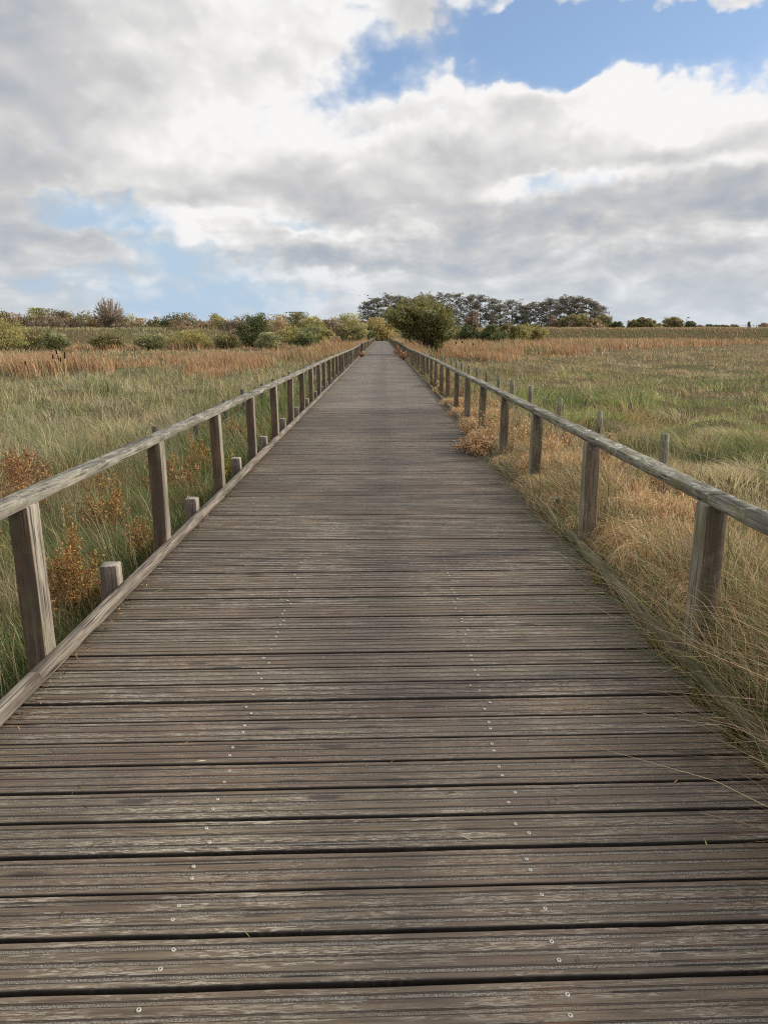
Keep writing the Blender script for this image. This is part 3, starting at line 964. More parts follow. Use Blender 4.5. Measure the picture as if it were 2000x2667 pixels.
build_blades("bank_grass", x, y, z - 0.05, H, L, 0.0006 * np.hypot(x, y), pick(n, PAL, w), M_GRASS, "tussocky pale green grass covering the flood bank", "grass")


# ------------------------------------------------------------------ low plants
def weed(name, loc, w, h, cols, n_st, n_leaf, label, cat, group=None, lsize=0.028, droop=0.0, lean=(0, 0), wts=None):
    """A branching dead plant: stems fanning out, each carrying many small crisp seed clusters and leaves."""
    root = empty(name, loc, label, cat, group)
    st = MB(); hd = MB()
    P, A = [], []
    for i in range(n_st):
        a = rng.random() * 6.283; rad = w * .5 * math.sqrt(rng.random())
        tip = np.array([math.cos(a) * rad + lean[0], math.sin(a) * rad + lean[1], h * (0.6 + 0.4 * rng.random()) * (1 - 0.4 * (rad / (w * .5 + 1e-6)) ** 2) - droop * rad])
        b0 = np.array([math.cos(a) * rad * .15, math.sin(a) * rad * .15, 0])
        tt = np.linspace(0, 1, 6)[:, None]
        pts = b0 + (tip - b0) * tt + np.array([0, 0, 1]) * (np.sin(tt * math.pi) * h * .08) + rng.normal(size=(6, 3)) * 0.008
        st.tube(pts, np.linspace(0.0055, 0.0022, 6) * max(1, lsize / .028), 4, np.array(cols[0]) * .7)
        m = n_leaf // n_st
        f = 0.3 + 0.7 * rng.random(m) ** .7
        p = b0 + (tip - b0) * f[:, None] + np.array([0, 0, 1]) * (np.sin(f * math.pi) * h * .08)[:, None] + rng.normal(size=(m, 3)) * (0.012 + 0.028 * w * f)[:, None]
        P.append(p); A.append(rng.normal(size=(m, 3)) + (tip - b0) / (np.linalg.norm(tip - b0) + 1e-6) * 0.8)
    P = np.concatenate(P); A = np.concatenate(A)
    hd.leaves(P, A, lsize * (0.6 + 0.8 * rng.random(len(P))), lsize * .36, pick(len(P), cols, wts or [1] * len(cols), .25))
    st.build("stem", M_BARK, root); hd.build("seed_head", M_DRY, root)
    return root


DOCK = [(0.37, 0.19, 0.075), (0.28, 0.14, 0.065), (0.44, 0.26, 0.11), (0.33, 0.26, 0.09)]
YEL = [(0.42, 0.33, 0.05), (0.33, 0.26, 0.06), (0.25, 0.14, 0.04), (0.16, 0.17, 0.05)]
TANW = [(0.66, 0.45, 0.245), (0.56, 0.36, 0.18), (0.42, 0.24, 0.12), (0.72, 0.55, 0.33)]
REDB = [(0.30, 0.145, 0.095), (0.22, 0.105, 0.075), (0.42, 0.235, 0.14), (0.50, 0.34, 0.20)]


def gz(x, y): return float(ground_z(np.array([x]), np.array([y]))[0])


for (x, y, w_, top, pal, n_, lab) in [
    (-1.98, 4.25, 0.46, 0.50, DOCK, 3600, "large rust-orange dock plant between first and second posts of the left railing"),
    (-1.86, 5.3, 0.26, 0.26, DOCK, 1500, "small rust-orange dock plant just short of the second left railing post"),
    (-1.78, 6.45, 0.16, 0.12, DOCK, 700, "tiny rust dock sprig behind the second short pile of the left kerb"),
    (-1.83, 8.4, 0.26, 0.30, YEL, 1300, "yellow-leaved weed beyond the third left railing post"),
    (-2.35, 9.0, 0.4, 0.42, DOCK, 1500, "reddish weed in the grass between third and fourth left railing posts"),
    (-3.1, 5.0, 0.75, 0.30, DOCK, 3000, "broad brown weed patch at the left picture edge above the handrail"),
    (-2.5, 6.2, 0.5, 0.38, DOCK, 1800, "brown feathery weed in tall grass behind second left railing post"),
]:
    g0 = gz(x, y)
    weed("dock_plant", (x, y, g0), w_, top - g0, pal, 26, n_, lab, "weed", lsize=0.026 if y < 6 else 0.034)

for (x, y, w_, top, pal, n_, dr, ln, lab) in [
    (1.58, 9.5, 0.95, 0.50, TANW, 6500, .1, (-.05, -.1), "bushy tan weed spilling through the right railing beside the fourth post"),
    (1.26, 9.15, 0.62, 0.27, REDB + TANW, 4200, .3, (-.08, -.02), "collapsed red-brown weed lying across the deck edge on the right"),
    (1.60, 11.0, 0.7, 0.52, TANW, 3600, .1, (-.08, 0), "upright tan weed behind the collapsed red-brown weed on the right kerb"),
    (1.95, 8.0, 0.62, 0.40, TANW, 3200, .1, (-.05, 0), "tan weed clump outside the third right railing post"),
    (2.0, 6.4, 0.6, 0.34, TANW, 3200, .1, (-.05, 0), "pale ginger weed clump between second and third right railing posts"),
    (2.3, 5.0, 0.5, 0.25, REDB, 2400, .1, (-.05, 0), "brown seed-headed weed beyond the second right railing post"),
    (2.55, 6.3, 0.6, 0.34, REDB, 2600, .1, (-.05, 0), "rusty weed thicket beside the wire fence on the right"),
    (2.75, 3.9, 0.7, 0.30, REDB, 3000, .1, (0, 0), "dark brown seed-headed weed below the right handrail at picture edge"),
]:
    g0 = gz(x, y) if x > 1.45 else 0.0
    weed("dead_weed", (x, y, g0), w_, top + (.10 if x > 1.45 else 0) - g0, pal, 30, n_, lab, "weed", lsize=0.026 if y < 7 else 0.034, droop=dr, lean=ln)
for (x, y, w_, top, lab) in [(1.35, 44, 1.0, 0.55, "ginger weed hanging over the right deck edge near the big willow"), (1.30, 52, 1.1, 0.6, "second ginger weed over the right deck edge under the willow"),
                             (1.40, 62, 1.0, 0.6, "farthest ginger weed over the right deck edge beyond the willow"), (-1.42, 50, 0.6, 0.35, "lone ginger weed reaching over the left kerb far along the boardwalk")]:
    weed("dead_weed", (x, y, 0.0), w_, top, REDB + TANW, 24, 1500, lab, "weed", lsize=0.10)


for i_, (x, y) in enumerate([(1.75, 7.4), (2.2, 7.1), (1.78, 8.8), (2.3, 9.0), (1.8, 10.2), (2.25, 10.9), (1.75, 12.3), (2.1, 13.2), (1.72, 14.8), (1.9, 16.6), (1.7, 18.9), (1.85, 21.5), (2.6, 8.1), (2.7, 5.6)]):
    g0 = gz(x, y); hh = .26 + .22 * rng.random()
    weed("dead_weed", (x, y, g0), .5 + .3 * rng.random(), hh - g0, TANW if i_ % 3 else REDB + TANW, 24, 2200, "ginger dead weed crowding the right railing between the nearest post and the willow", "weed", "ginger dead weeds along the right railing", lsize=0.030 + .0012 * y, droop=.1, lean=(-.04, 0))
for (x, y) in [(-2.1, 7.5), (-2.6, 8.3), (-3.4, 6.6), (-3.9, 7.6), (-2.3, 11.5), (-4.6, 9.0)]:
    g0 = gz(x, y)
    weed("dock_plant", (x, y, g0), .4 + .3 * rng.random(), .16 + .2 * rng.random() - g0, DOCK + REDB, 22, 1700, "rust-brown dead weed standing among green grass left of the railing", "weed", "rust-brown weeds in the left grass", lsize=0.038)


def dry_tuft(x, y, z, w, h, label, group=None):
    """Curly bleached grass tuft."""
    n = 1900
    a = rng.random(n) * 6.283; r_ = w * .35 * np.sqrt(rng.random(n))
    X = np.cos(a) * r_; Y = np.sin(a) * r_
    H = h * (0.7 + 0.5 * rng.random(n))
    L = np.stack([np.cos(a) * w * .45 * rng.random(n) - w * .2, np.sin(a) * w * .45 * rng.random(n)], 1)
    cols = pick(n, [(0.74, 0.51, 0.28), (0.64, 0.42, 0.21), (0.80, 0.62, 0.39), (0.48, 0.29, 0.14)], [2, 1.5, 1, .8])
    o = build_blades("dry_grass_tuft", X, Y, np.zeros(n), H, L, np.full(n, 0.0046 + 0.0005 * y), cols, M_DRY, None, None, curl=0.55, levels=6)
    o.location = (x, y, z)
    tag(o, label, "grass tuft", group)


for (x, y, top, w_, lab) in [
    (1.78, 4.3, 0.26, 0.34, "curly golden grass tuft left of the nearest right railing post"),
    (1.85, 3.45, 0.30, 0.42, "large golden grass tuft right of the nearest right railing post"),
    (1.95, 3.0, 0.18, 0.42, "golden grass tuft at the right picture edge below the nearest post"),
    (1.72, 5.9, 0.26, 0.36, "golden curled grass tuft by the second right railing post"),
    (1.68, 6.6, 0.30, 0.34, "pale curled grass tuft between second and third right railing posts"),
    (2.15, 5.4, 0.34, 0.45, "straw grass tuft standing outside the second right railing post"),
    (1.78, 7.3, 0.36, 0.4, "ginger grass tuft in front of the third right railing post"),
]:
    g0 = gz(x, y)
    dry_tuft(x, y, g0, w_ * 1.25, top + .26 - g0, lab)

for i_, (x, y, w_, top) in enumerate([(1.72, 3.95, .34, .20), (1.95, 4.75, .5, .36), (1.70, 5.3, .36, .24), (2.05, 6.1, .55, .42), (1.66, 6.2, .34, .26), (1.72, 7.0, .42, .36), (2.1, 7.6, .55, .44), (1.66, 8.2, .4, .34),
                                      (1.95, 8.7, .5, .46), (1.64, 10.2, .45, .40), (2.0, 10.0, .5, .46), (1.7, 11.8, .45, .42), (2.0, 12.6, .5, .44), (1.66, 13.6, .42, .38), (1.7, 15.6, .45, .40), (1.9, 3.9, .42, .30), (2.2, 3.3, .5, .24), (2.35, 4.4, .55, .32)]):
    g0 = gz(x, y)
    dry_tuft(x, y, g0, w_ * 1.25, top + (.18 if y < 6.5 else .08) - g0, "bleached curly grass tuft among the posts of the right railing", "bleached grass tufts along the right railing")

# moss and litter on the deck edge
for (x, y, s_, lab) in [(1.335, 4.19, 0.045, "bright yellow-green moss cushion on deck edge by the right kerb, the farthest one"), (1.352, 3.27, 0.035, "small green moss cushion on deck beside right kerb"),
                        (1.345, 2.72, 0.06, "mossy clump at foot of right kerb near picture edge"), (1.345, 2.42, 0.055, "nearest brownish moss clump at foot of right kerb")]:
    b = MB(); n = 420
    a = rng.random(n) * 6.283; r_ = s_ * np.sqrt(rng.random(n))
    p = np.stack([np.cos(a) * r_ * .7, np.sin(a) * r_ * 1.3, (1 - (r_ / s_) ** 2) * s_ * .55 * rng.random(n) + .003], 1)
    b.leaves(p, rng.normal(size=(n, 3)) + np.array([0, 0, 1.2]), s_ * .28, s_ * .12, pick(n, [(0.20, 0.20, 0.04), (0.29, 0.28, 0.07), (0.13, 0.10, 0.04)], [2, 1.2, 6 if y < 3 else .5]))
    o = b.build("moss_clump", M_DRY, None, (x, y, 0.0)); tag(o, lab, "moss")
n = 2600
x = 1.378 - np.abs(rng.normal(size=n)) * 0.028; y = 1.6 + 12 * rng.random(n) ** 1.4
keep = fbm(y * 2.2, y * 0, 120, 2) > .42
x, y = x[keep], y[keep]; n = len(x)
m_ = 420
x = np.concatenate([x, -1.47 + np.abs(rng.normal(size=m_)) * .03, -1.4 + 2.75 * rng.random(260)]); y = np.concatenate([y, 2.4 + 9 * rng.random(m_), 1.3 + 9 * rng.random(260)]); n = len(x)
b = MB(); b.leaves(np.stack([x, y, 0.004 + 0.02 * rng.random(n) * (np.abs(x) > 1.3)], 1), rng.normal(size=(n, 3)) * np.array([1, 1, .35]), .022 + .02 * rng.random(n), .005, pick(n, [BROWN, (0.12, .075, .04), RUST, OLIVE, STRAW], [3, 3, 1, 1, .6]))
tag(b.build("leaf_litter", M_DRY), "brown dead leaf litter gathered along the kerbs and strewn on the planks", "litter", kind='stuff')
# stalks lying on the deck
for (pts, lab) in [([(-1.38, 3.95), (-1.30, 4.02), (-1.2, 4.06)], "curved straw stalk lying on deck beside the left kerb"),
                   ([(-1.12, 3.6), (-1.0, 3.66)], "short straight straw on the planks left of centre"),
                   ([(0.98, 2.62), (1.13, 2.5)], "pale dead stalk lying on planks near the right kerb"),
                   ([(0.72, 2.62), (0.95, 2.68), (1.15, 2.62), (1.25, 2.52)], "long bowed grass stalk resting on planks near the right kerb"),
                   ([(1.02, 1.98), (1.22, 1.85), (1.42, 1.78)], "thin green stalk hanging over the deck at lower right")]:
    p = np.array(pts); tt = np.linspace(0, 1, 9)
    q = np.stack([np.interp(tt, np.linspace(0, 1, len(p)), p[:, 0]), np.interp(tt, np.linspace(0, 1, len(p)), p[:, 1]), 0.006 + 0.018 * np.sin(tt * math.pi)], 1)
    b = MB(); b.tube(q, np.linspace(.0017, .0009, 9), 5, (0.36, 0.30, 0.16))
    tag(b.build("grass_stalk", M_DRY), lab, "stalk", "loose stalks on the deck")


# bulrushes
def bulrush(x, y, h, label, thick=0.016):
    root = empty("bulrush", (x, y, gz(x, y)), label, "bulrush", "bulrushes in the reed beds")
    lx = rng.normal() * .05
    b = MB(); b.tube([(0, 0, 0), (lx * .4, 0, h * .5), (lx, 0, h)], [.022, .018, .010], 5, (0.55, 0.40, 0.22)); b.build("stem", M_DRY, root)
    b = MB(); b.tube([(lx, 0, h - .02), (lx, 0, h), (lx * 1.05, 0, h + .16), (lx * 1.07, 0, h + .18)], [.006, thick * 1.3, thick * 1.3, .006], 7, (0.055, 0.03, 0.02)); b.build("seed_head", M_DRY, root)


names = ["tallest dark bulrush of the cluster in the left reeds", "leftmost short bulrush of the cluster in the left reeds", "bulrush just below the tallest one in the left reeds",
         "shortest bulrush in the middle of the left reed cluster", "bulrush of the close trio right in the left reed cluster, its left one",
         "bulrush of the close trio in the left reed cluster, its tall middle one", "rightmost bulrush of the cluster in the left reeds", "solitary bulrush at far left of the rusty reeds"]
for (px, py), lab in zip([(148, 911), (140, 923), (150.5, 926), (161, 931), (166.5, 923), (168.7, 917), (172, 921), (64.5, 940)], names):
    y = 31.2 + rng.random() * .6
    x, hh, _ = at(px, y, py)
    bulrush(x, y, hh - .17 - gz(x, y), lab, .024)
for (px, py, y) in [(1203, 888, 62), (1230, 899, 64), (1298, 887, 84), (1399, 889, 92), (1190, 893, 60), (1260, 893, 76)]:
    x, hh, _ = at(px, y, py)
    bulrush(x, y, max(1.2, hh - .17 - gz(x, y)), "dark bulrush head among rust reeds right of the willow", .035)


# ------------------------------------------------------------------ trees and shrubs
def stems(mb, n, w, h, col, r0, spread=.75, sides=5):
    tips = []
    for i in range(n):
        a = rng.random() * 6.283; rad = w * .5 * spread * math.sqrt(rng.random())
        tip = np.array([math.cos(a) * rad, math.sin(a) * rad, h * (.65 + .3 * rng.random()) * (1 - .25 * (rad / (w * .5)))])
        b0 = np.array([math.cos(a) * rad * .12, math.sin(a) * rad * .12, 0])
        tt = np.linspace(0, 1, 7)[:, None]
        bend = np.array([math.cos(a), math.sin(a), 0]) * rad * .25
        pts = b0 + (tip - b0) * tt - bend * np.sin(tt * math.pi) * .6 + rng.normal(size=(7, 3)) * w * .012
        mb.tube(pts, np.linspace(r0, r0 * .25, 7), sides, col)
        tips.append(pts)
    return tips


def tone(p, k=2.3, d=.25):  # lightens and greys far foliage, painting distance haze into its colour
    a = np.array(p) * k * np.array([1.08, .98, .84])
    g = a.mean(1, keepdims=True)
    return [tuple(c) for c in a * (1 - d) + g * d]


def shrub(px, top, wpx, y, cols, label, cat="shrub", name="shrub", n=1500, base=None, wts=None, upright=0.8, group=None, lscale=1.0, depth=0.8, low=0.0, bark=(0.10, 0.075, 0.055)):
    x, h, s = at(px, y, top)
    w = wpx * s
    z0 = (gz(x, y) if base is None else base)
    H = h - z0
    root = empty(name, (x, y, z0), label, cat, group)
    tr = MB(); stems(tr, 8, w * .75, H * .8, bark, 0.03 + 0.012 * H)
    tr.build("trunk", M_BARK, root)
    # crown: clumps through a lumpy dome
    n = int(n * 3.2)
    nc = max(40, n // 30)
    u = rng.normal(size=(nc, 3)); u /= np.linalg.norm(u, axis=1)[:, None]
    rr = (0.35 + 0.65 * rng.random(nc) ** .45)
    lump = 0.60 + 0.70 * vnoise(u[:, 0] * 2.4 + px, u[:, 2] * 2.4 + u[:, 1] * 1.9, 7)
    cz = 0.44
    C = np.stack([u[:, 0] * rr * w * .5 * lump, u[:, 1] * rr * w * .5 * depth * lump,
                  H * cz + u[:, 2] * rr * np.where(u[:, 2] > 0, H * (1 - cz) * .98, H * cz * .95) * np.where(u[:, 2] > 0, lump, 1)], 1)
    C[:, 2] = np.maximum(C[:, 2], H * (0.06 + low))
    per = n // nc
    cp = np.repeat(C, per, axis=0)
    spread = np.array([w * .062, w * .062, H * .055])
    p = cp + rng.normal(size=cp.shape) * spread
    p[:, 2] = np.clip(p[:, 2], 0.05, H * 1.03)
    ax = rng.normal(size=p.shape) * .55 + (p - np.array([0, 0, -H * .2])) / (np.linalg.norm(p - np.array([0, 0, -H * .2]), axis=1)[:, None] + 1e-6) * upright
    cc = np.repeat(pick(nc, cols, wts or [1] * len(cols), .22), per, axis=0)
    cc = cc * (1 + rng.normal(size=(len(cc), 1)) * .22)
    L = lscale * s * 5.0
    lf = MB(); lf.leaves(p, ax, L * (.6 + .8 * rng.random(len(p))), L * .46, np.clip(cc, .01, .8))
    lf.build("crown", M_LEAF, root)
    return root


OLV = [(0.125, 0.115, 0.045), (0.165, 0.15, 0.055), (0.095, 0.095, 0.04)]
BRN = [(0.17, 0.125, 0.075), (0.135, 0.10, 0.065), (0.21, 0.155, 0.085)]
GRB = [(0.15, 0.12, 0.09), (0.18, 0.14, 0.10), (0.12, 0.095, 0.07)]
ORG = [(0.20, 0.145, 0.065), (0.165, 0.125, 0.055), (0.225, 0.17, 0.075)]
YLW = [(0.22, 0.185, 0.06), (0.175, 0.15, 0.05), (0.26, 0.21, 0.07)]
YGR = [(0.195, 0.19, 0.055), (0.15, 0.15, 0.05), (0.24, 0.22, 0.07)]
GRN = [(0.075, 0.095, 0.035), (0.10, 0.115, 0.042), (0.06, 0.075, 0.03)]
DGR = [(0.05, 0.068, 0.03), (0.07, 0.085, 0.035), (0.04, 0.052, 0.025)]
PGR = [(0.15, 0.165, 0.07), (0.19, 0.20, 0.09), (0.12, 0.135, 0.06)]

OLV, BRN, GRB, ORG, YLW, YGR, GRN, DGR, PGR = [tone(p) for p in (OLV, BRN, GRB, ORG, YLW, YGR, GRN, DGR, PGR)]
HB = "scrub along the far left hedge"
# left hedge behind the bank (photo column, top row, width, distance, colours, label)
for a in [
    (2, 806, 50, 140, OLV, "dark olive shrub at the extreme left end of the far hedge"),
    (48, 818, 85, 142, BRN, "brown shrub right of the hedge's leftmost olive shrub"),
    (92, 806, 62, 143, YGR, "tallest yellow-tipped shrub in the left part of the far hedge"),
    (133, 808, 62, 141, OLV, "olive shrub beside the tallest yellow-tipped one in the left hedge"),
    (118, 826, 70, 136, GRB, "low grey-brown shrub in front of the two tall left hedge shrubs"),
    (168, 812, 40, 142, GRB, "thin grey twiggy shrub midway between the left edge and the bare round tree"),
    (203, 812, 72, 141, OLV, "broad olive shrub left of the bare round tree with grey twigs below"),
    (192, 832, 60, 136, GRB, "low grey-purple shrub in front of the broad olive hedge shrub"),
    (243, 828, 66, 139, ORG, "orange-brown shrub tucked against left side of the bare round tree"),
    (330, 820, 58, 141, YGR, "yellowish loose shrub on right shoulder of the bare round tree"),
    (318, 838, 70, 137, GRB, "brown scrub under the bare round tree"),
    (362, 832, 60, 140, ORG, "orange-tinted shrub in the dip right of the bare round tree"),
    (398, 828, 46, 141, OLV, "small olive shrub at start of the second hedge block"),
    (432, 826, 52, 142, GRN, "mid-green shrub in the second hedge block"),
    (482, 817, 84, 142, OLV, "rounded tall olive shrub in the centre of the left hedge"),
    (470, 836, 60, 137, BRN, "brown low shrub in front of the rounded tall olive one"),
    (530, 832, 64, 141, BRN, "brown shrub right of the rounded tall olive one"),
    (570, 819, 52, 143, YGR, "wispy yellow-olive shrub poking above the brown hedge"),
    (612, 827, 70, 142, GRB, "pinkish-brown shrub left of the dark green bush"),
    (716, 822, 96, 150, ORG, "golden-orange dome shrub right of the dark green bush"),
    (768, 816, 74, 155, OLV, "tall rounded olive shrub behind the golden-orange dome"),
    (806, 825, 60, 152, YGR, "yellow-green shrub on right slope of the tall olive dome"),
    (832, 832, 46, 158, YLW, "small yellow shrub at right end of the golden hedge"),
    (860, 836, 56, 156, GRB, "grey-brown twiggy shrub left of the yellow-green dome tree"),
    (897, 818, 84, 165, YGR, "yellow-green dome tree left of the boardwalk's far end"),
]:
    shrub(a[0], a[1], a[2] * 1.28, *a[3:], name="hedge_shrub", n=2000, group=HB)
# in front of the bank
for a, kw in [
    ((10, 833, 110, 88, YGR, "yellowish bush at the left picture edge in front of the bank"), {}),
    ((72, 856, 110, 92, OLV, "low sprawling grey-olive bush right of the yellow edge bush"), {}),
    ((143, 864, 70, 86, PGR, "small grass-green bush at left end of the pale bank"), {}),
    ((278, 867, 90, 96, OLV, "low olive bush in front of the bank below the bare tree"), {}),
    ((396, 865, 90, 98, PGR, "pale green bush right of the bank's midpoint"), {}),
    ((492, 859, 120, 96, YGR, "broad yellow-green bush in front of the bank"), {}),
    ((590, 868, 66, 95, OLV, "small olive bush left of the dark green bush"), {}),
    ((610, 860, 44, 108, GRB, "dark twiggy scrub against left side of the dark green bush"), {}),
    ((659, 818, 78, 104, GRN, "rounded dark green bush standing alone before the bank"), dict(n=2800)),
    ((700, 868, 70, 96, PGR, "pale low bush at right foot of the dark green bush"), {}),
    ((752, 853, 70, 108, YGR, "mid-green bush below the golden-orange dome"), {}),
    ((806, 848, 104, 116, PGR, "wide soft green willow bush in middle of the left hedge front"), dict(n=2600)),
    ((790, 868, 76, 98, GRN, "low green bush at foot of the wide soft green one"), {}),
    ((850, 862, 52, 112, YGR, "small green bush right of the wide soft green one"), {}),
    ((905, 848, 84, 130, OLV, "dark olive bush against left railing's far end"), dict(n=2600)),
    ((878, 874, 34, 88, GRB, "bare brown bramble left of the railing's far end"), dict(n=700)),
    ((945, 846, 56, 178, GRN, "olive-green bush at far end of the boardwalk, left side"), {}),
    ((984, 830, 78, 184, YLW, "golden tree closing the view at the boardwalk's end"), dict(n=2600)),
    ((1010, 852, 44, 190, YGR, "yellow-green bush right of the golden tree at the boardwalk's end"), {}),
]:
    shrub(*a, name="bush", **{**dict(n=1700), **kw})
# right side
for a, kw in [
    ((1186, 852, 44, 140, PGR, "pale green bush partly behind the big willow's right side"), {}),
    ((1220, 848, 50, 136, DGR, "dark green bush nearest the big willow on the right"), dict(n=2200)),
    ((1250, 860, 40, 140, YGR, "low yellow-green bush between two dark bushes right of willow"), {}),
    ((1275, 847, 46, 138, GRN, "second dark bush right of the big willow"), dict(n=2000)),
    ((1321, 842, 46, 140, OLV, "olive bush in the middle of the right bush row"), dict(n=2000)),
    ((1304, 866, 44, 132, GRN, "low green bush in front of the right bush row"), {}),
    ((1356, 847, 52, 140, YGR, "yellow-green bush in the right bush row"), dict(n=2000)),
    ((1392, 842, 62, 142, YGR, "broad light olive bush ending the right bush row"), dict(n=2200)),
    ((1231, 811, 44, 245, GRB, "pinkish-brown twiggy tree in front of the alder trunks"), dict(n=1600)),
    ((1441, 824, 34, 248, GRB, "grey-brown shrub at foot of the middle alders"), {}),
    ((1466, 826, 34, 248, OLV, "olive shrub under the alders left of the brown dome"), {}),
    ((1490, 832, 40, 246, BRN, "brown rounded shrub under the right-hand alders"), {}),
    ((1514, 819, 66, 247, OLV, "large olive-brown dome shrub under the right-hand alders"), dict(n=2000)),
    ((1548, 831, 60, 246, BRN, "brown dome shrub at right end under the alders"), {}),
    ((1576, 820, 44, 250, OLV, "sloping olive shrub at the end of the alder row"), {}),
    ((1607, 838, 34, 250, DGR, "dark ragged shrub standing clear of the alder row's right end"), {}),
    ((1648, 832, 24, 262, OLV, "small upright tree left in the clump on the right skyline"), {}),
    ((1668, 828, 36, 264, OLV, "tallest tree of the clump on the right skyline"), {}),
    ((1690, 831, 38, 262, OLV, "rounded tree right in the clump on the right skyline"), {}),
    ((1712, 843, 24, 260, YGR, "low yellowish bush beside the skyline clump"), {}),
    ((1732, 844, 26, 262, OLV, "low bush left of the lone skyline tree"), {}),
    ((1754, 828, 46, 264, OLV, "lone round-topped tree on the right skyline"), dict(n=1900)),
    ((1799, 838, 30, 236, DGR, "dark ragged bush beneath the lamp post on the bank"), {}),
    ((1824, 848, 24, 250, GRB, "tiny low bush right of the lamp post"), {}),
    ((1847, 845, 28, 252, DGR, "left of two low dark bushes on the far right bank"), {}),
    ((1878, 845, 44, 252, DGR, "right, wider one of two low dark bushes on the far right bank"), {}),
    ((1913, 844, 18, 300, GRB, "pale thin bush on the far right skyline"), dict(n=500)),
    ((1952, 840, 10, 320, GRB, "pale narrow sapling on the far right skyline"), dict(n=300)),
    ((1993, 842, 30, 255, GRB, "dark bush cut by the right picture edge on the bank"), {}),
]:
    x_, h_, s_ = at(a[0], a[3], 860)
    b0 = 2.4 if a[3] >= 236 and a[0] > 1590 else None
    shrub(*a, name="bush", base=b0, **{**dict(n=1300), **kw})


# hedge under the alders
hd = empty("hedge", (at(1515, 232)[0], 232, 2.0), "low dark hedge along the bank under the right-hand alders", "hedge")
n = 3600
pxs = 1412 + 205 * rng.random(n)
x = (pxs - PX0) * 232 * CT / F
hh = 1.7 * (0.6 + .6 * vnoise(x * .7, x * 0, 3)) * rng.random(n) ** .6
p = np.stack([x - hd.location.x, rng.normal(size=n) * .5, hh], 1)
b = MB(); b.leaves(p, rng.normal(size=(n, 3)) * .6 + np.array([0, 0, .7]), .55, .26, pick(n, GRN + GRB, [1, 1, 1, 1, 1, 1], .25)); b.build("foliage", M_LEAF, hd)
b = MB()
for xx in np.arange(x.min(), x.max(), 1.6):
    b.tube([(xx - hd.location.x, 0, 0), (xx - hd.location.x + rng.normal() * .2, rng.normal() * .2, 1.2)], [.05, .02], 4, (0.1, .08, .06))
b.build("stems", M_BARK, hd)


# alders
ALD = [(0.29, 0.265, 0.215), (0.235, 0.22, 0.18), (0.34, 0.31, 0.24), (0.26, 0.255, 0.185)]  # leaf colours paled to carry the haze of distance
ORD = ["first", "second", "third", "fourth", "fifth", "sixth", "seventh", "eighth", "ninth", "tenth", "eleventh", "twelfth", "thirteenth", "fourteenth", "fifteenth"]


def alder(px, top, wpx, y, label, n=3000):
    x, h, s = at(px, y, top)
    z0 = gz(x, y); H = h - z0; w = wpx * s
    root = empty("alder_tree", (x, y, z0), label, "tree", "tall alder row behind the willow")
    tr = MB(); lf = MB()
    lean = rng.normal() * .35
    zt = np.linspace(0, H * .97, 10)
    tx = lean * (zt / H) ** 1.5 + np.cumsum(rng.normal(size=10) * .07); ty = np.cumsum(rng.normal(size=10) * .07)
    tp = np.stack([tx, ty, zt], 1)
    bark = (0.095, 0.08, 0.07)
    tr.tube(tp, np.linspace(.30, .05, 10), 6, bark)
    P = []; A = []
    nb = 34
    for i in range(nb):
        t = .20 + .79 * ((i + rng.random()) / nb) ** .8
        b0 = np.array([np.interp(t * H, zt, tx), np.interp(t * H, zt, ty), t * H])
        a = rng.random() * 6.283
        prof = (.80 + .2 * math.sin(min(1, t / .55) * 1.57)) if t < .6 else math.sqrt(max(.03, 1 - ((t - .6) / .42) ** 2))
        Lb = w * .54 * prof * (.65 + .5 * rng.random())
        d = np.array([math.cos(a), math.sin(a), (.15 if t < .6 else .15 + (t - .6) * 1.4) + .3 * rng.random()])
        tt = np.linspace(0, 1, 5)[:, None]
        pts = b0 + d * Lb * tt + np.array([0, 0, 1]) * (-0.25 * Lb * tt ** 2)
        tr.tube(pts, np.linspace(.085, .03, 5), 4, bark)
        m = int(n / nb)
        ncl = max(2, m // 9)
        f = .35 + .65 * rng.random(ncl)
        cpos = b0 + d * Lb * f[:, None] + np.array([0, 0, 1]) * (-0.25 * Lb * f ** 2)[:, None] + rng.normal(size=(ncl, 3)) * np.array([.55, .55, .28])
        pp = np.repeat(cpos, 9, axis=0) + rng.normal(size=(ncl * 9, 3)) * np.array([.42, .42, .16])
        P.append(pp); A.append(rng.normal(size=pp.shape) * np.array([1, 1, .5]))
        for j in range(2):
            q = b0 + d * Lb * (.45 + .3 * j); a2 = a + (1 if j else -1) * (.6 + .5 * rng.random())
            e = q + np.array([math.cos(a2), math.sin(a2), .4]) * Lb * .4
            tr.tube([q, (q + e) / 2 + np.array([0, 0, .08]), e], [.045, .035, .02], 3, bark)
    P = np.concatenate(P); A = np.concatenate(A)
    tr.build("trunk", M_BARK, root)
    lf.leaves(P, A, .45 + .35 * rng.random(len(P)), .24, pick(len(P), ALD, [1, 1, 1, .8], .25))
    lf.build("crown", M_LEAF, root)


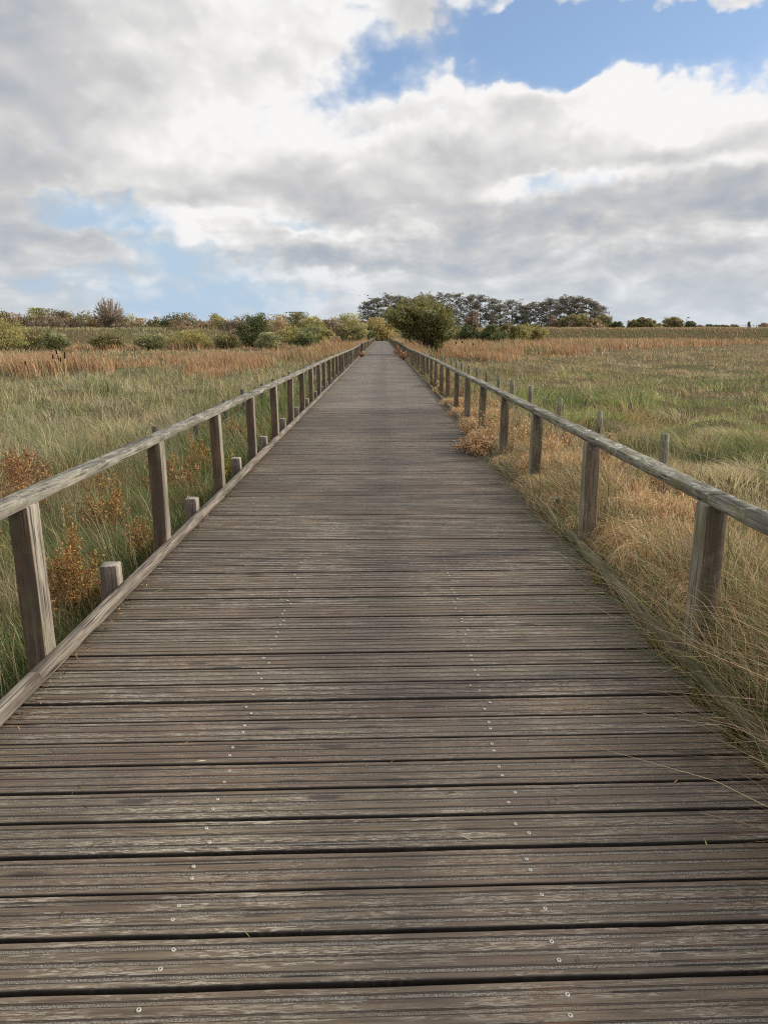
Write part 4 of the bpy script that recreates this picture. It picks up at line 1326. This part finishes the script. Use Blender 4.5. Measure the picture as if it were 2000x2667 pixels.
left_row = [(956, 790, 40), (983, 781, 44), (1010, 773, 46), (1030, 776, 36), (1053, 779, 40), (1076, 781, 38), (1098, 776, 40), (1122, 773, 42), (1154, 771, 46)]
mid_row = [(1190, 772, 44), (1219, 775, 42), (1255, 774, 48), (1284, 783, 42), (1304, 799, 38)]
right_row = [(1336, 788, 50), (1357, 800, 34), (1385, 796, 46), (1413, 791, 40), (1437, 783, 46), (1460, 780, 40), (1480, 776, 48), (1498, 782, 40), (1521, 778, 50), (1540, 787, 46), (1558, 802, 42)]
for row, nm in ((left_row, "{} alder from the left end of the tall row behind the willow"), (mid_row, "{} alder right of the willow, of the five before the first dip in the row"), (right_row, "{} alder of the right-hand block after the dip in the row")):
    for i, (px, top, w_) in enumerate(row):
        alder(px, top, w_ * 1.12, 262 + rng.normal() * 3, nm.format(ORD[i]))


# bare trees: recursive branches
def bare_tree(px, top, wpx, y, label, nb=115, col=(0.35, 0.28, 0.21), tw_r=.045, squash=.42):
    x, h, s = at(px, y, top)
    z0 = gz(x, y)
    H = h - z0; w = wpx * s
    root = empty("bare_tree", (x, y, z0), label, "tree")
    tr = MB(); tw = MB()
    tr.tube([(0, 0, 0), (.1, 0, H * .15), (.05, .05, H * .32), (.0, .05, H * .5)], [H * .03, H * .024, H * .018, H * .008], 7, np.array(col) * .7)
    for i in range(nb):
        a = rng.random() * 6.283; el = math.asin(-.12 + 1.12 * rng.random())
        k = .84 + .2 * rng.random()
        tip = np.array([math.cos(a) * math.cos(el) * w * .5 * k, math.sin(a) * math.cos(el) * w * .45 * k, H * (1 - squash) + math.sin(el) * H * squash * k])
        b0 = np.array([.03, .03, H * (.14 + .26 * rng.random())])
        tt = np.linspace(0, 1, 8)[:, None]
        pts = b0 + (tip - b0) * tt + np.array([0, 0, 1]) * (np.sin(tt * math.pi) * H * .06 * (1 - math.sin(max(el, 0)))) + np.cumsum(rng.normal(size=(8, 3)) * .07, axis=0) * tt
        tr.tube(pts, np.linspace(H * .009, tw_r * .8, 8), 5, np.array(col) * .85)
        for j in range(13):
            t = .35 + .62 * rng.random(); k0 = int(t * 7); q = pts[k0] + (pts[min(7, k0 + 1)] - pts[k0]) * (t * 7 - k0)
            d = (pts[min(7, k0 + 1)] - pts[k0]); d = d / (np.linalg.norm(d) + 1e-6) + rng.normal(size=3) * .45 + np.array([-.05, 0, .25]); d /= np.linalg.norm(d)
            L = H * .10 * (.6 + .8 * rng.random()) * (1.15 - t * .5)
            tw.tube([q, q + d * L * .5 + rng.normal(size=3) * .05, q + d * L], [tw_r, tw_r * .8, tw_r * .5], 3, np.array(col) * (.9 + .3 * rng.random()), cap=False)
    tr.build("trunk", M_BARK, root)
    tw.build("twigs", M_BARK, root)


bare_tree(282, 773, 82, 138, "round-crowned bare tree standing above the left hedge")
bare_tree(1583, 806, 26, 255, "small leafless sapling at the right end of the alder row", nb=14, col=(0.30, .25, .21), tw_r=.045)


# the big willow bush beside the railing
def willow():
    y = 56.0; s = 56 * CT / F
    x0 = (1118 - PX0) * s
    z0 = gz(x0, y)
    root = empty("willow_bush", (x0, y, z0), "big spreading grey-green willow bush leaning over right railing", "willow bush")
    xl = (1000 - PX0) * s - x0; xr = (1192 - PX0) * s - x0
    H = 4.15
    tr = MB(); P, A, C = [], [], []
    WP = np.array([(0.17, 0.175, 0.07), (0.20, 0.195, 0.075), (0.25, 0.23, 0.085), (0.13, 0.14, 0.06), (0.36, 0.37, 0.22), (0.28, 0.255, 0.09)])
    for i in range(190):
        f = rng.random()
        dx = xl * (1 - f) + xr * f
        # dome outline
        prof = math.sqrt(max(0, 1 - ((dx - (xl + xr) / 2 + .25) / ((xr - xl) / 2 * 1.05)) ** 2))
        hz = H * (.50 + .50 * prof) * (.72 + .3 * rng.random())
        dyy = rng.normal() * 1.35
        tip = np.array([dx * (.85 + .2 * rng.random()), dyy, hz])
        b0 = np.array([rng.normal() * .28 + dx * .05, rng.normal() * .3, 0])
        tt = np.linspace(0, 1, 9)[:, None]
        sagv = np.array([dx, dyy, 0]) * .28
        pts = b0 + (tip - b0) * tt - sagv * np.sin(tt * math.pi) * .55 + np.cumsum(rng.normal(size=(9, 3)) * .035, axis=0)
        tr.tube(pts, np.linspace(.05 if i < 26 else .022, .007, 9), 5, (0.10, 0.075, 0.055))
        # side twigs with leaves
        for j in range(9):
            t = .44 + .55 * rng.random()
            k = t * 8; k0 = int(k)
            q = pts[k0] + (pts[min(8, k0 + 1)] - pts[k0]) * (k - k0)
            up = pts[min(8, k0 + 1)] - pts[k0]; up = up / (np.linalg.norm(up) + 1e-6)
            d = up + rng.normal(size=3) * .55 + np.array([0, 0, .25]); d /= np.linalg.norm(d)
            Lt = .42 + .5 * rng.random()
            tr.tube([q, q + d * Lt * .5, q + d * Lt], [.010, .007, .004], 3, (0.13, 0.10, 0.06), cap=False)
            m = 20 if rng.random() < .88 else 5
            g = rng.random(m)
            pp = q + d * Lt * g[:, None] * 1.05 + rng.normal(size=(m, 3)) * .085
            P.append(pp); A.append(d + rng.normal(size=(m, 3)) * .6)
            base = WP[rng.choice(6, p=[.26, .26, .14, .16, .08, .10])] * (1 + rng.normal() * .15) * np.array([1.25, 1.22, 1.2])
            C.append(np.clip(base * (1 + rng.normal(size=(m, 1)) * .25), .01, .6))
    tr.build("trunk", M_BARK, root)
    lf = MB(); P = np.concatenate(P)
    lf.leaves(P, np.concatenate(A), .18 + .10 * rng.random(len(P)), .068, np.concatenate(C))
    lf.build("crown", M_LEAF, root)


willow()

# lamp post on the far bank, fence on its crest, birds
x, h, s = at(1789, 262, 827)
lp = empty("lamp_post", (x, 262, 2.2), "thin dark lamp post on the far right bank", "lamp post")
b = MB(); b.tube([(0, 0, 0), (0, 0, h - 2.2)], [.11, .08], 6, (0.06, .06, .06)); b.build("pole", M_BARK, lp)
b = MB(); b.tube([(0, 0, h - 2.35), (.45, 0, h - 2.2), (.9, 0, h - 2.25)], [.1, .18, .14], 6, (0.07, .07, .07)); b.build("lamp_head", M_BARK, lp)
bf = empty("bank_fence", (at(1900, 224)[0], 224, 3.2), "distant post fence along the crest of the far right bank", "fence")
fm = MB(); fm.tube([(0, 0, -.4), (0, 0, 1.1)], [.07, .06], 5, (.16, .13, .10))
fme = mesh_np("post", np.concatenate(fm.v), np.concatenate(fm.q), np.concatenate(fm.t), np.concatenate(fm.c)); fme.materials.append(M_BARK)
fx = []
for px in np.arange(1815, 2060, 9.5):
    xx = at(px + rng.normal() * 1.2, 224)[0] - bf.location.x
    link("post", fme, None, bf, (xx, 0, rng.normal() * .1)); fx.append(xx)
b = MB(); b.tube([(fx[0], .05, .95), (fx[-1], .05, .95)], [.022, .022], 4, (.16, .13, .1)); b.tube([(fx[0], .05, .5), (fx[-1], .05, .5)], [.022, .022], 4, (.16, .13, .1)); b.build("rail", M_BARK, bf)
for i, (px, py) in enumerate([(958, 770), (949, 768), (990, 765), (937, 771), (1018, 764)]):
    y = 150
    x, h, s = at(px, y, py)
    b = MB(); c_ = (.05, .05, .055)
    b.tube([(-.22, 0, 0), (-.1, 0, .02), (.12, 0, .01), (.24, 0, .02)], [.01, .06, .05, .01], 6, c_)
    for sg in (-1, 1):
        b.add([(-.06, 0, .02), (.1, 0, .02), (.04, sg * .22, .14), (-.02, sg * .45, .06), (-.05, sg * .42, .07), (-.06, sg * .2, .13)], [(0, 1, 2, 5), (5, 2, 3, 4)], (), c_)
    o = b.build("bird", M_BARK, None, (x, y, h)); o.rotation_euler = (rng.normal() * .3, rng.normal() * .2, rng.random() * 6)
    tag(o, "tiny dark bird in the flock high over the boardwalk's end", "bird", "flock of birds over the far trees")


# ------------------------------------------------------------------ sky and sun
SUN_AZ, SUN_EL = R(78), R(27)             # clockwise from the walking direction
world = bpy.data.worlds.new("World"); scene.world = world; world.use_nodes = True
world.node_tree.nodes.clear()
world.cycles.sampling_method = 'NONE'      # an even cloudy sky needs no importance map
w = NT(world.node_tree)
sky = w.n('ShaderNodeTexSky', sky_type='NISHITA')
sky.sun_disc = False; sky.sun_elevation = SUN_EL; sky.sun_rotation = SUN_AZ
sky.air_density = 1.0; sky.dust_density = 0.6; sky.ozone_density = 2.0
D = w.n('ShaderNodeTexCoord').outputs['Generated']
dx, dy, dz = w.sep(D)
K = 1534.0
A_ = w.math('MULTIPLY', w.math('ARCTAN2', dx, dy), K)
E_ = w.math('MULTIPLY', w.math('ARCSINE', w.math('MINIMUM', w.math('MAXIMUM', dz, -1.0), 1.0)), K)
P = w.comb(A_, E_, 0.0)


def ae(px, py):
    """Direction (azimuth, elevation, in cloud units) of a point of the 1659-wide view of the photo."""
    X = (px * 1.2055 - PX0) / F; Yc = (1333.5 - py * 1.2055) / F
    f = CT + Yc * ST * 1.0; u = -ST + Yc * CT
    f = CT * 1.0 + Yc * ST; u = Yc * CT - ST
    az = math.atan2(X, f); el = math.atan2(u, math.hypot(X, f))
    return az * K, el * K


_n3 = w.noise
w.noise = lambda *a_, **k_: _n3(*a_, **{**k_, 'dim': '2D'})
# billowing: warp the layout by noise at several sizes
n1 = w.noise(w.vm('MULTIPLY', P, (0.0042, 0.0060, 1.0)), 1.0, 4, 0.5, out=1)
warp = w.vm('MULTIPLY', w.vm('SUBTRACT', n1, (0.5, 0.5, 0.5)), (190.0, 110.0, 0.0))
n2 = w.noise(w.vm('MULTIPLY', P, (0.016, 0.019, 1.0)), 1.0, 4, 0.55, out=1)
warp2 = w.vm('MULTIPLY', w.vm('SUBTRACT', n2, (0.5, 0.5, 0.5)), (62.0, 50.0, 0.0))
PW = w.vm('ADD', w.vm('ADD', P, warp), warp2)
PS = w.vm('ADD', P, w.vm('MULTIPLY', warp, (0.7, 0.7, 0.0)))


def blob(acc, px, py, rx, ry, amp, soft=0.0, src=None):
    a, e = ae(px, py)
    d = w.vm('LENGTH', w.vm('MULTIPLY', w.vm('SUBTRACT', src or PW, (a, e, 0.0)), (1 / rx, 1 / ry, 0.0)), out=1)
    v = w.rng(d, 1.3, soft, 0.0, amp)
    return v if acc is None else w.math('ADD', acc, v)


hole = None
for b_ in [(1010, 66, 260, 92, 1.0), (1180, 108, 130, 78, .9), (1340, 60, 260, 80, 1.0), (1570, 85, 200, 74, 1.0), (1195, 160, 70, 44, .7),
           (770, 205, 110, 60, .62), (835, 120, 60, 70, .7), (190, 462, 190, 54, .88), (330, 520, 120, 46, .62), (450, 585, 250, 50, .74), (130, 600, 160, 36, .45), (1240, 388, 140, 30, .62), (620, 490, 100, 30, .62), (1130, 12, 190, 34, -.42), (1560, 6, 170, 34, -.45), (850, 30, 60, 70, -.30), (360, 655, 340, 50, .9), (700, 640, 200, 40, .4)]:
    hole = blob(hole, *b_)
wisp = w.noise(w.vm('MULTIPLY', P, (0.0065, 0.0105, 1.0)), 1.0, 5, 0.55, dist=0.3)
vor = w.n('ShaderNodeTexVoronoi', feature='SMOOTH_F1', voronoi_dimensions='2D')
w.put(vor.inputs['Vector'], w.vm('MULTIPLY', w.vm('ADD', P, w.vm('MULTIPLY', warp2, (0.6, 0.6, 0.0))), (0.017, 0.024, 1.0)))
vor.inputs['Scale'].default_value = 1.0; vor.inputs['Detail'].default_value = 1.6; vor.inputs['Roughness'].default_value = 0.5; vor.inputs['Smoothness'].default_value = 0.45
puff = w.math('SUBTRACT', 0.45, vor.outputs['Distance'])
# open sky with scattered cloud outside the photographed part
away = w.rng(w.math('MAXIMUM', w.math('SUBTRACT', w.math('ABSOLUTE', A_), 900.0), w.math('SUBTRACT', E_, 760.0)), 0.0, 500.0)
hole = w.math('ADD', hole, w.math('MULTIPLY', w.math('MULTIPLY', w.rng(wisp, 0.50, 0.62), away), 0.8))
hole2 = w.math('ADD', hole, w.math('MULTIPLY', w.math('SUBTRACT', 0.5, wisp), 0.7))
hole2 = w.math('SUBTRACT', hole2, w.math('MULTIPLY', puff, 0.42))
lowsoft = w.math('MAXIMUM', w.rng(E_, 520.0, 300.0), w.rng(A_, 190.0, 20.0, 0.0, 0.8))
cover = w.mix(lowsoft, w.rng(hole2, 0.74, 0.34), w.rng(hole2, 1.15, 0.25))

bright = None
for b_ in [(500, 150, 370, 240, .23, 0), (650, 80, 190, 170, .10, 0), (420, 310, 330, 100, .16, 0), (1040, 160, 200, 66, .36, 1), (1320, 160, 140, 56, .20, 1), (1460, 180, 240, 84, .40, 1), (1610, 195, 130, 60, .20, 1),
           (420, 492, 160, 40, .40, 1), (850, 290, 160, 34, .26, 1), (1100, 405, 120, 34, .30, 1), (1430, 362, 320, 24, .24, 1), (780, 512, 140, 24, .22, 1), (740, 600, 140, 18, .24, 1), (580, 662, 110, 18, .20, 1), (1430, 575, 110, 22, .18, 1), (1150, 600, 140, 20, .16, 1), (200, 545, 110, 20, .16, 1),
           (30, 300, 300, 300, -.16, 0), (0, 30, 320, 140, -.20, 0), (60, 500, 190, 120, -.10, 0), (1150, 492, 250, 60, -.36, 1), (1550, 440, 250, 56, -.32, 1), (1000, 330, 240, 40, -.10, 0), (1450, 318, 350, 36, -.09, 0), (1450, 240, 330, 70, .16, 0), (1250, 330, 500, 130, .07, 0), (1000, 240, 200, 60, .10, 0), (620, 570, 300, 26, -.28, 1), (740, 440, 250, 60, -.12, 0), (620, 385, 240, 36, -.08, 0), (1480, 545, 340, 40, -.16, 0), (900, 562, 320, 26, -.16, 1), (60, 620, 200, 50, -.14, 0)]:
    bright = blob(bright, *b_[:5], 0.0, PW if b_[5] else PS)
# relief: tops of the billows catch the light
rel_a = w.noise(w.vm('MULTIPLY', PS, (0.006, 0.0095, 1.0)), 1.0, 5, 0.5)
rel_b = w.noise(w.vm('MULTIPLY', w.vm('ADD', PS, (12.0, 34.0, 0.0)), (0.006, 0.0095, 1.0)), 1.0, 2, 0.5)
rel_c = w.noise(w.vm('MULTIPLY', PS, (0.006, 0.0095, 1.0)), 1.0, 2, 0.5)
br = w.math('ADD', bright, 0.69)
streak = w.noise(w.vm('MULTIPLY', PS, (0.010, 0.027, 1.0)), 1.0, 5, 0.52)
br = w.math('ADD', br, w.math('MULTIPLY', w.math('MULTIPLY', w.math('SUBTRACT', streak, 0.5), 1.0), w.rng(E_, 330.0, 150.0)))
br = w.math('ADD', br, w.math('MULTIPLY', w.math('SUBTRACT', rel_a, 0.5), 0.24))
br = w.math('ADD', br, w.math('MULTIPLY', w.math('SUBTRACT', rel_c, rel_b), 0.48))
br = w.math('ADD', br, w.math('MULTIPLY', puff, 0.19))
# thin lit rims against the blue
br = w.math('ADD', br, w.math('MULTIPLY', w.rng(hole2, 0.0, 0.42), 0.16))
# higher and behind: unseen cloud brightened to light the foreground
br = w.math('ADD', br, w.math('MULTIPLY', away, 0.30))
br = w.math('MINIMUM', w.math('MAXIMUM', br, 0.22), 1.05)
ramp = w.n('ShaderNodeValToRGB')
w.put(ramp.inputs[0], br)
cr_ = ramp.color_ramp
cr_.elements[0].position = 0.22; cr_.elements[0].color = (0.40, 0.44, 0.51, 1)
cr_.elements[1].position = 1.0; cr_.elements[1].color = (0.94, 0.93, 0.92, 1)
for pos, c in ((0.42, (0.50, 0.52, 0.55, 1)), (0.6, (0.60, 0.60, 0.605, 1)), (0.8, (0.76, 0.755, 0.745, 1))):
    e = cr_.elements.new(pos); e.color = c
# haze bank near the horizon
hz = w.rng(E_, 230.0, -10.0)
cloud = w.mix(w.math('MULTIPLY', hz, 0.62), ramp.outputs[0], (0.56, 0.645, 0.72))
skc = w.vm('SCALE', sky.outputs[0]); skc.node.inputs['Scale'].default_value = 0.15
skc = w.mix(0.25, skc, (0.36, 0.50, 0.80))
skc = w.mix(w.rng(E_, 420.0, 60.0), skc, (0.47, 0.61, 0.765))
bg1 = w.n('ShaderNodeBackground'); w.put(bg1.inputs[0], skc); bg1.inputs[1].default_value = 1.0
bg2 = w.n('ShaderNodeBackground'); w.put(bg2.inputs[0], cloud); bg2.inputs[1].default_value = 1.0
mx = w.n('ShaderNodeMixShader'); w.put(mx.inputs[0], cover)
w.L.new(bg1.outputs[0], mx.inputs[1]); w.L.new(bg2.outputs[0], mx.inputs[2])
wo = w.n('ShaderNodeOutputWorld'); w.L.new(mx.outputs[0], wo.inputs[0])

sd = bpy.data.lights.new("sun", 'SUN'); sd.energy = 3.7; sd.angle = R(8); sd.color = (1.0, 0.93, 0.83)
so = bpy.data.objects.new("sun", sd); COL.objects.link(so)
v = Vector((math.sin(SUN_AZ) * math.cos(SUN_EL), math.cos(SUN_AZ) * math.cos(SUN_EL), math.sin(SUN_EL)))
so.rotation_euler = v.to_track_quat('Z', 'Y').to_euler()
so.location = v * 50

scene.view_settings.view_transform = 'Standard'
scene.view_settings.look = 'None'
scene.view_settings.exposure = 0.0
scene.view_settings.gamma = 1.0
scene.render.film_transparent = False
scene.cycles.max_bounces = 5
scene.cycles.diffuse_bounces = 2
scene.cycles.transmission_bounces = 3
scene.cycles.use_denoising = False
scene.cycles.pixel_filter_type = 'BLACKMAN_HARRIS'
scene.cycles.filter_width = 1.1
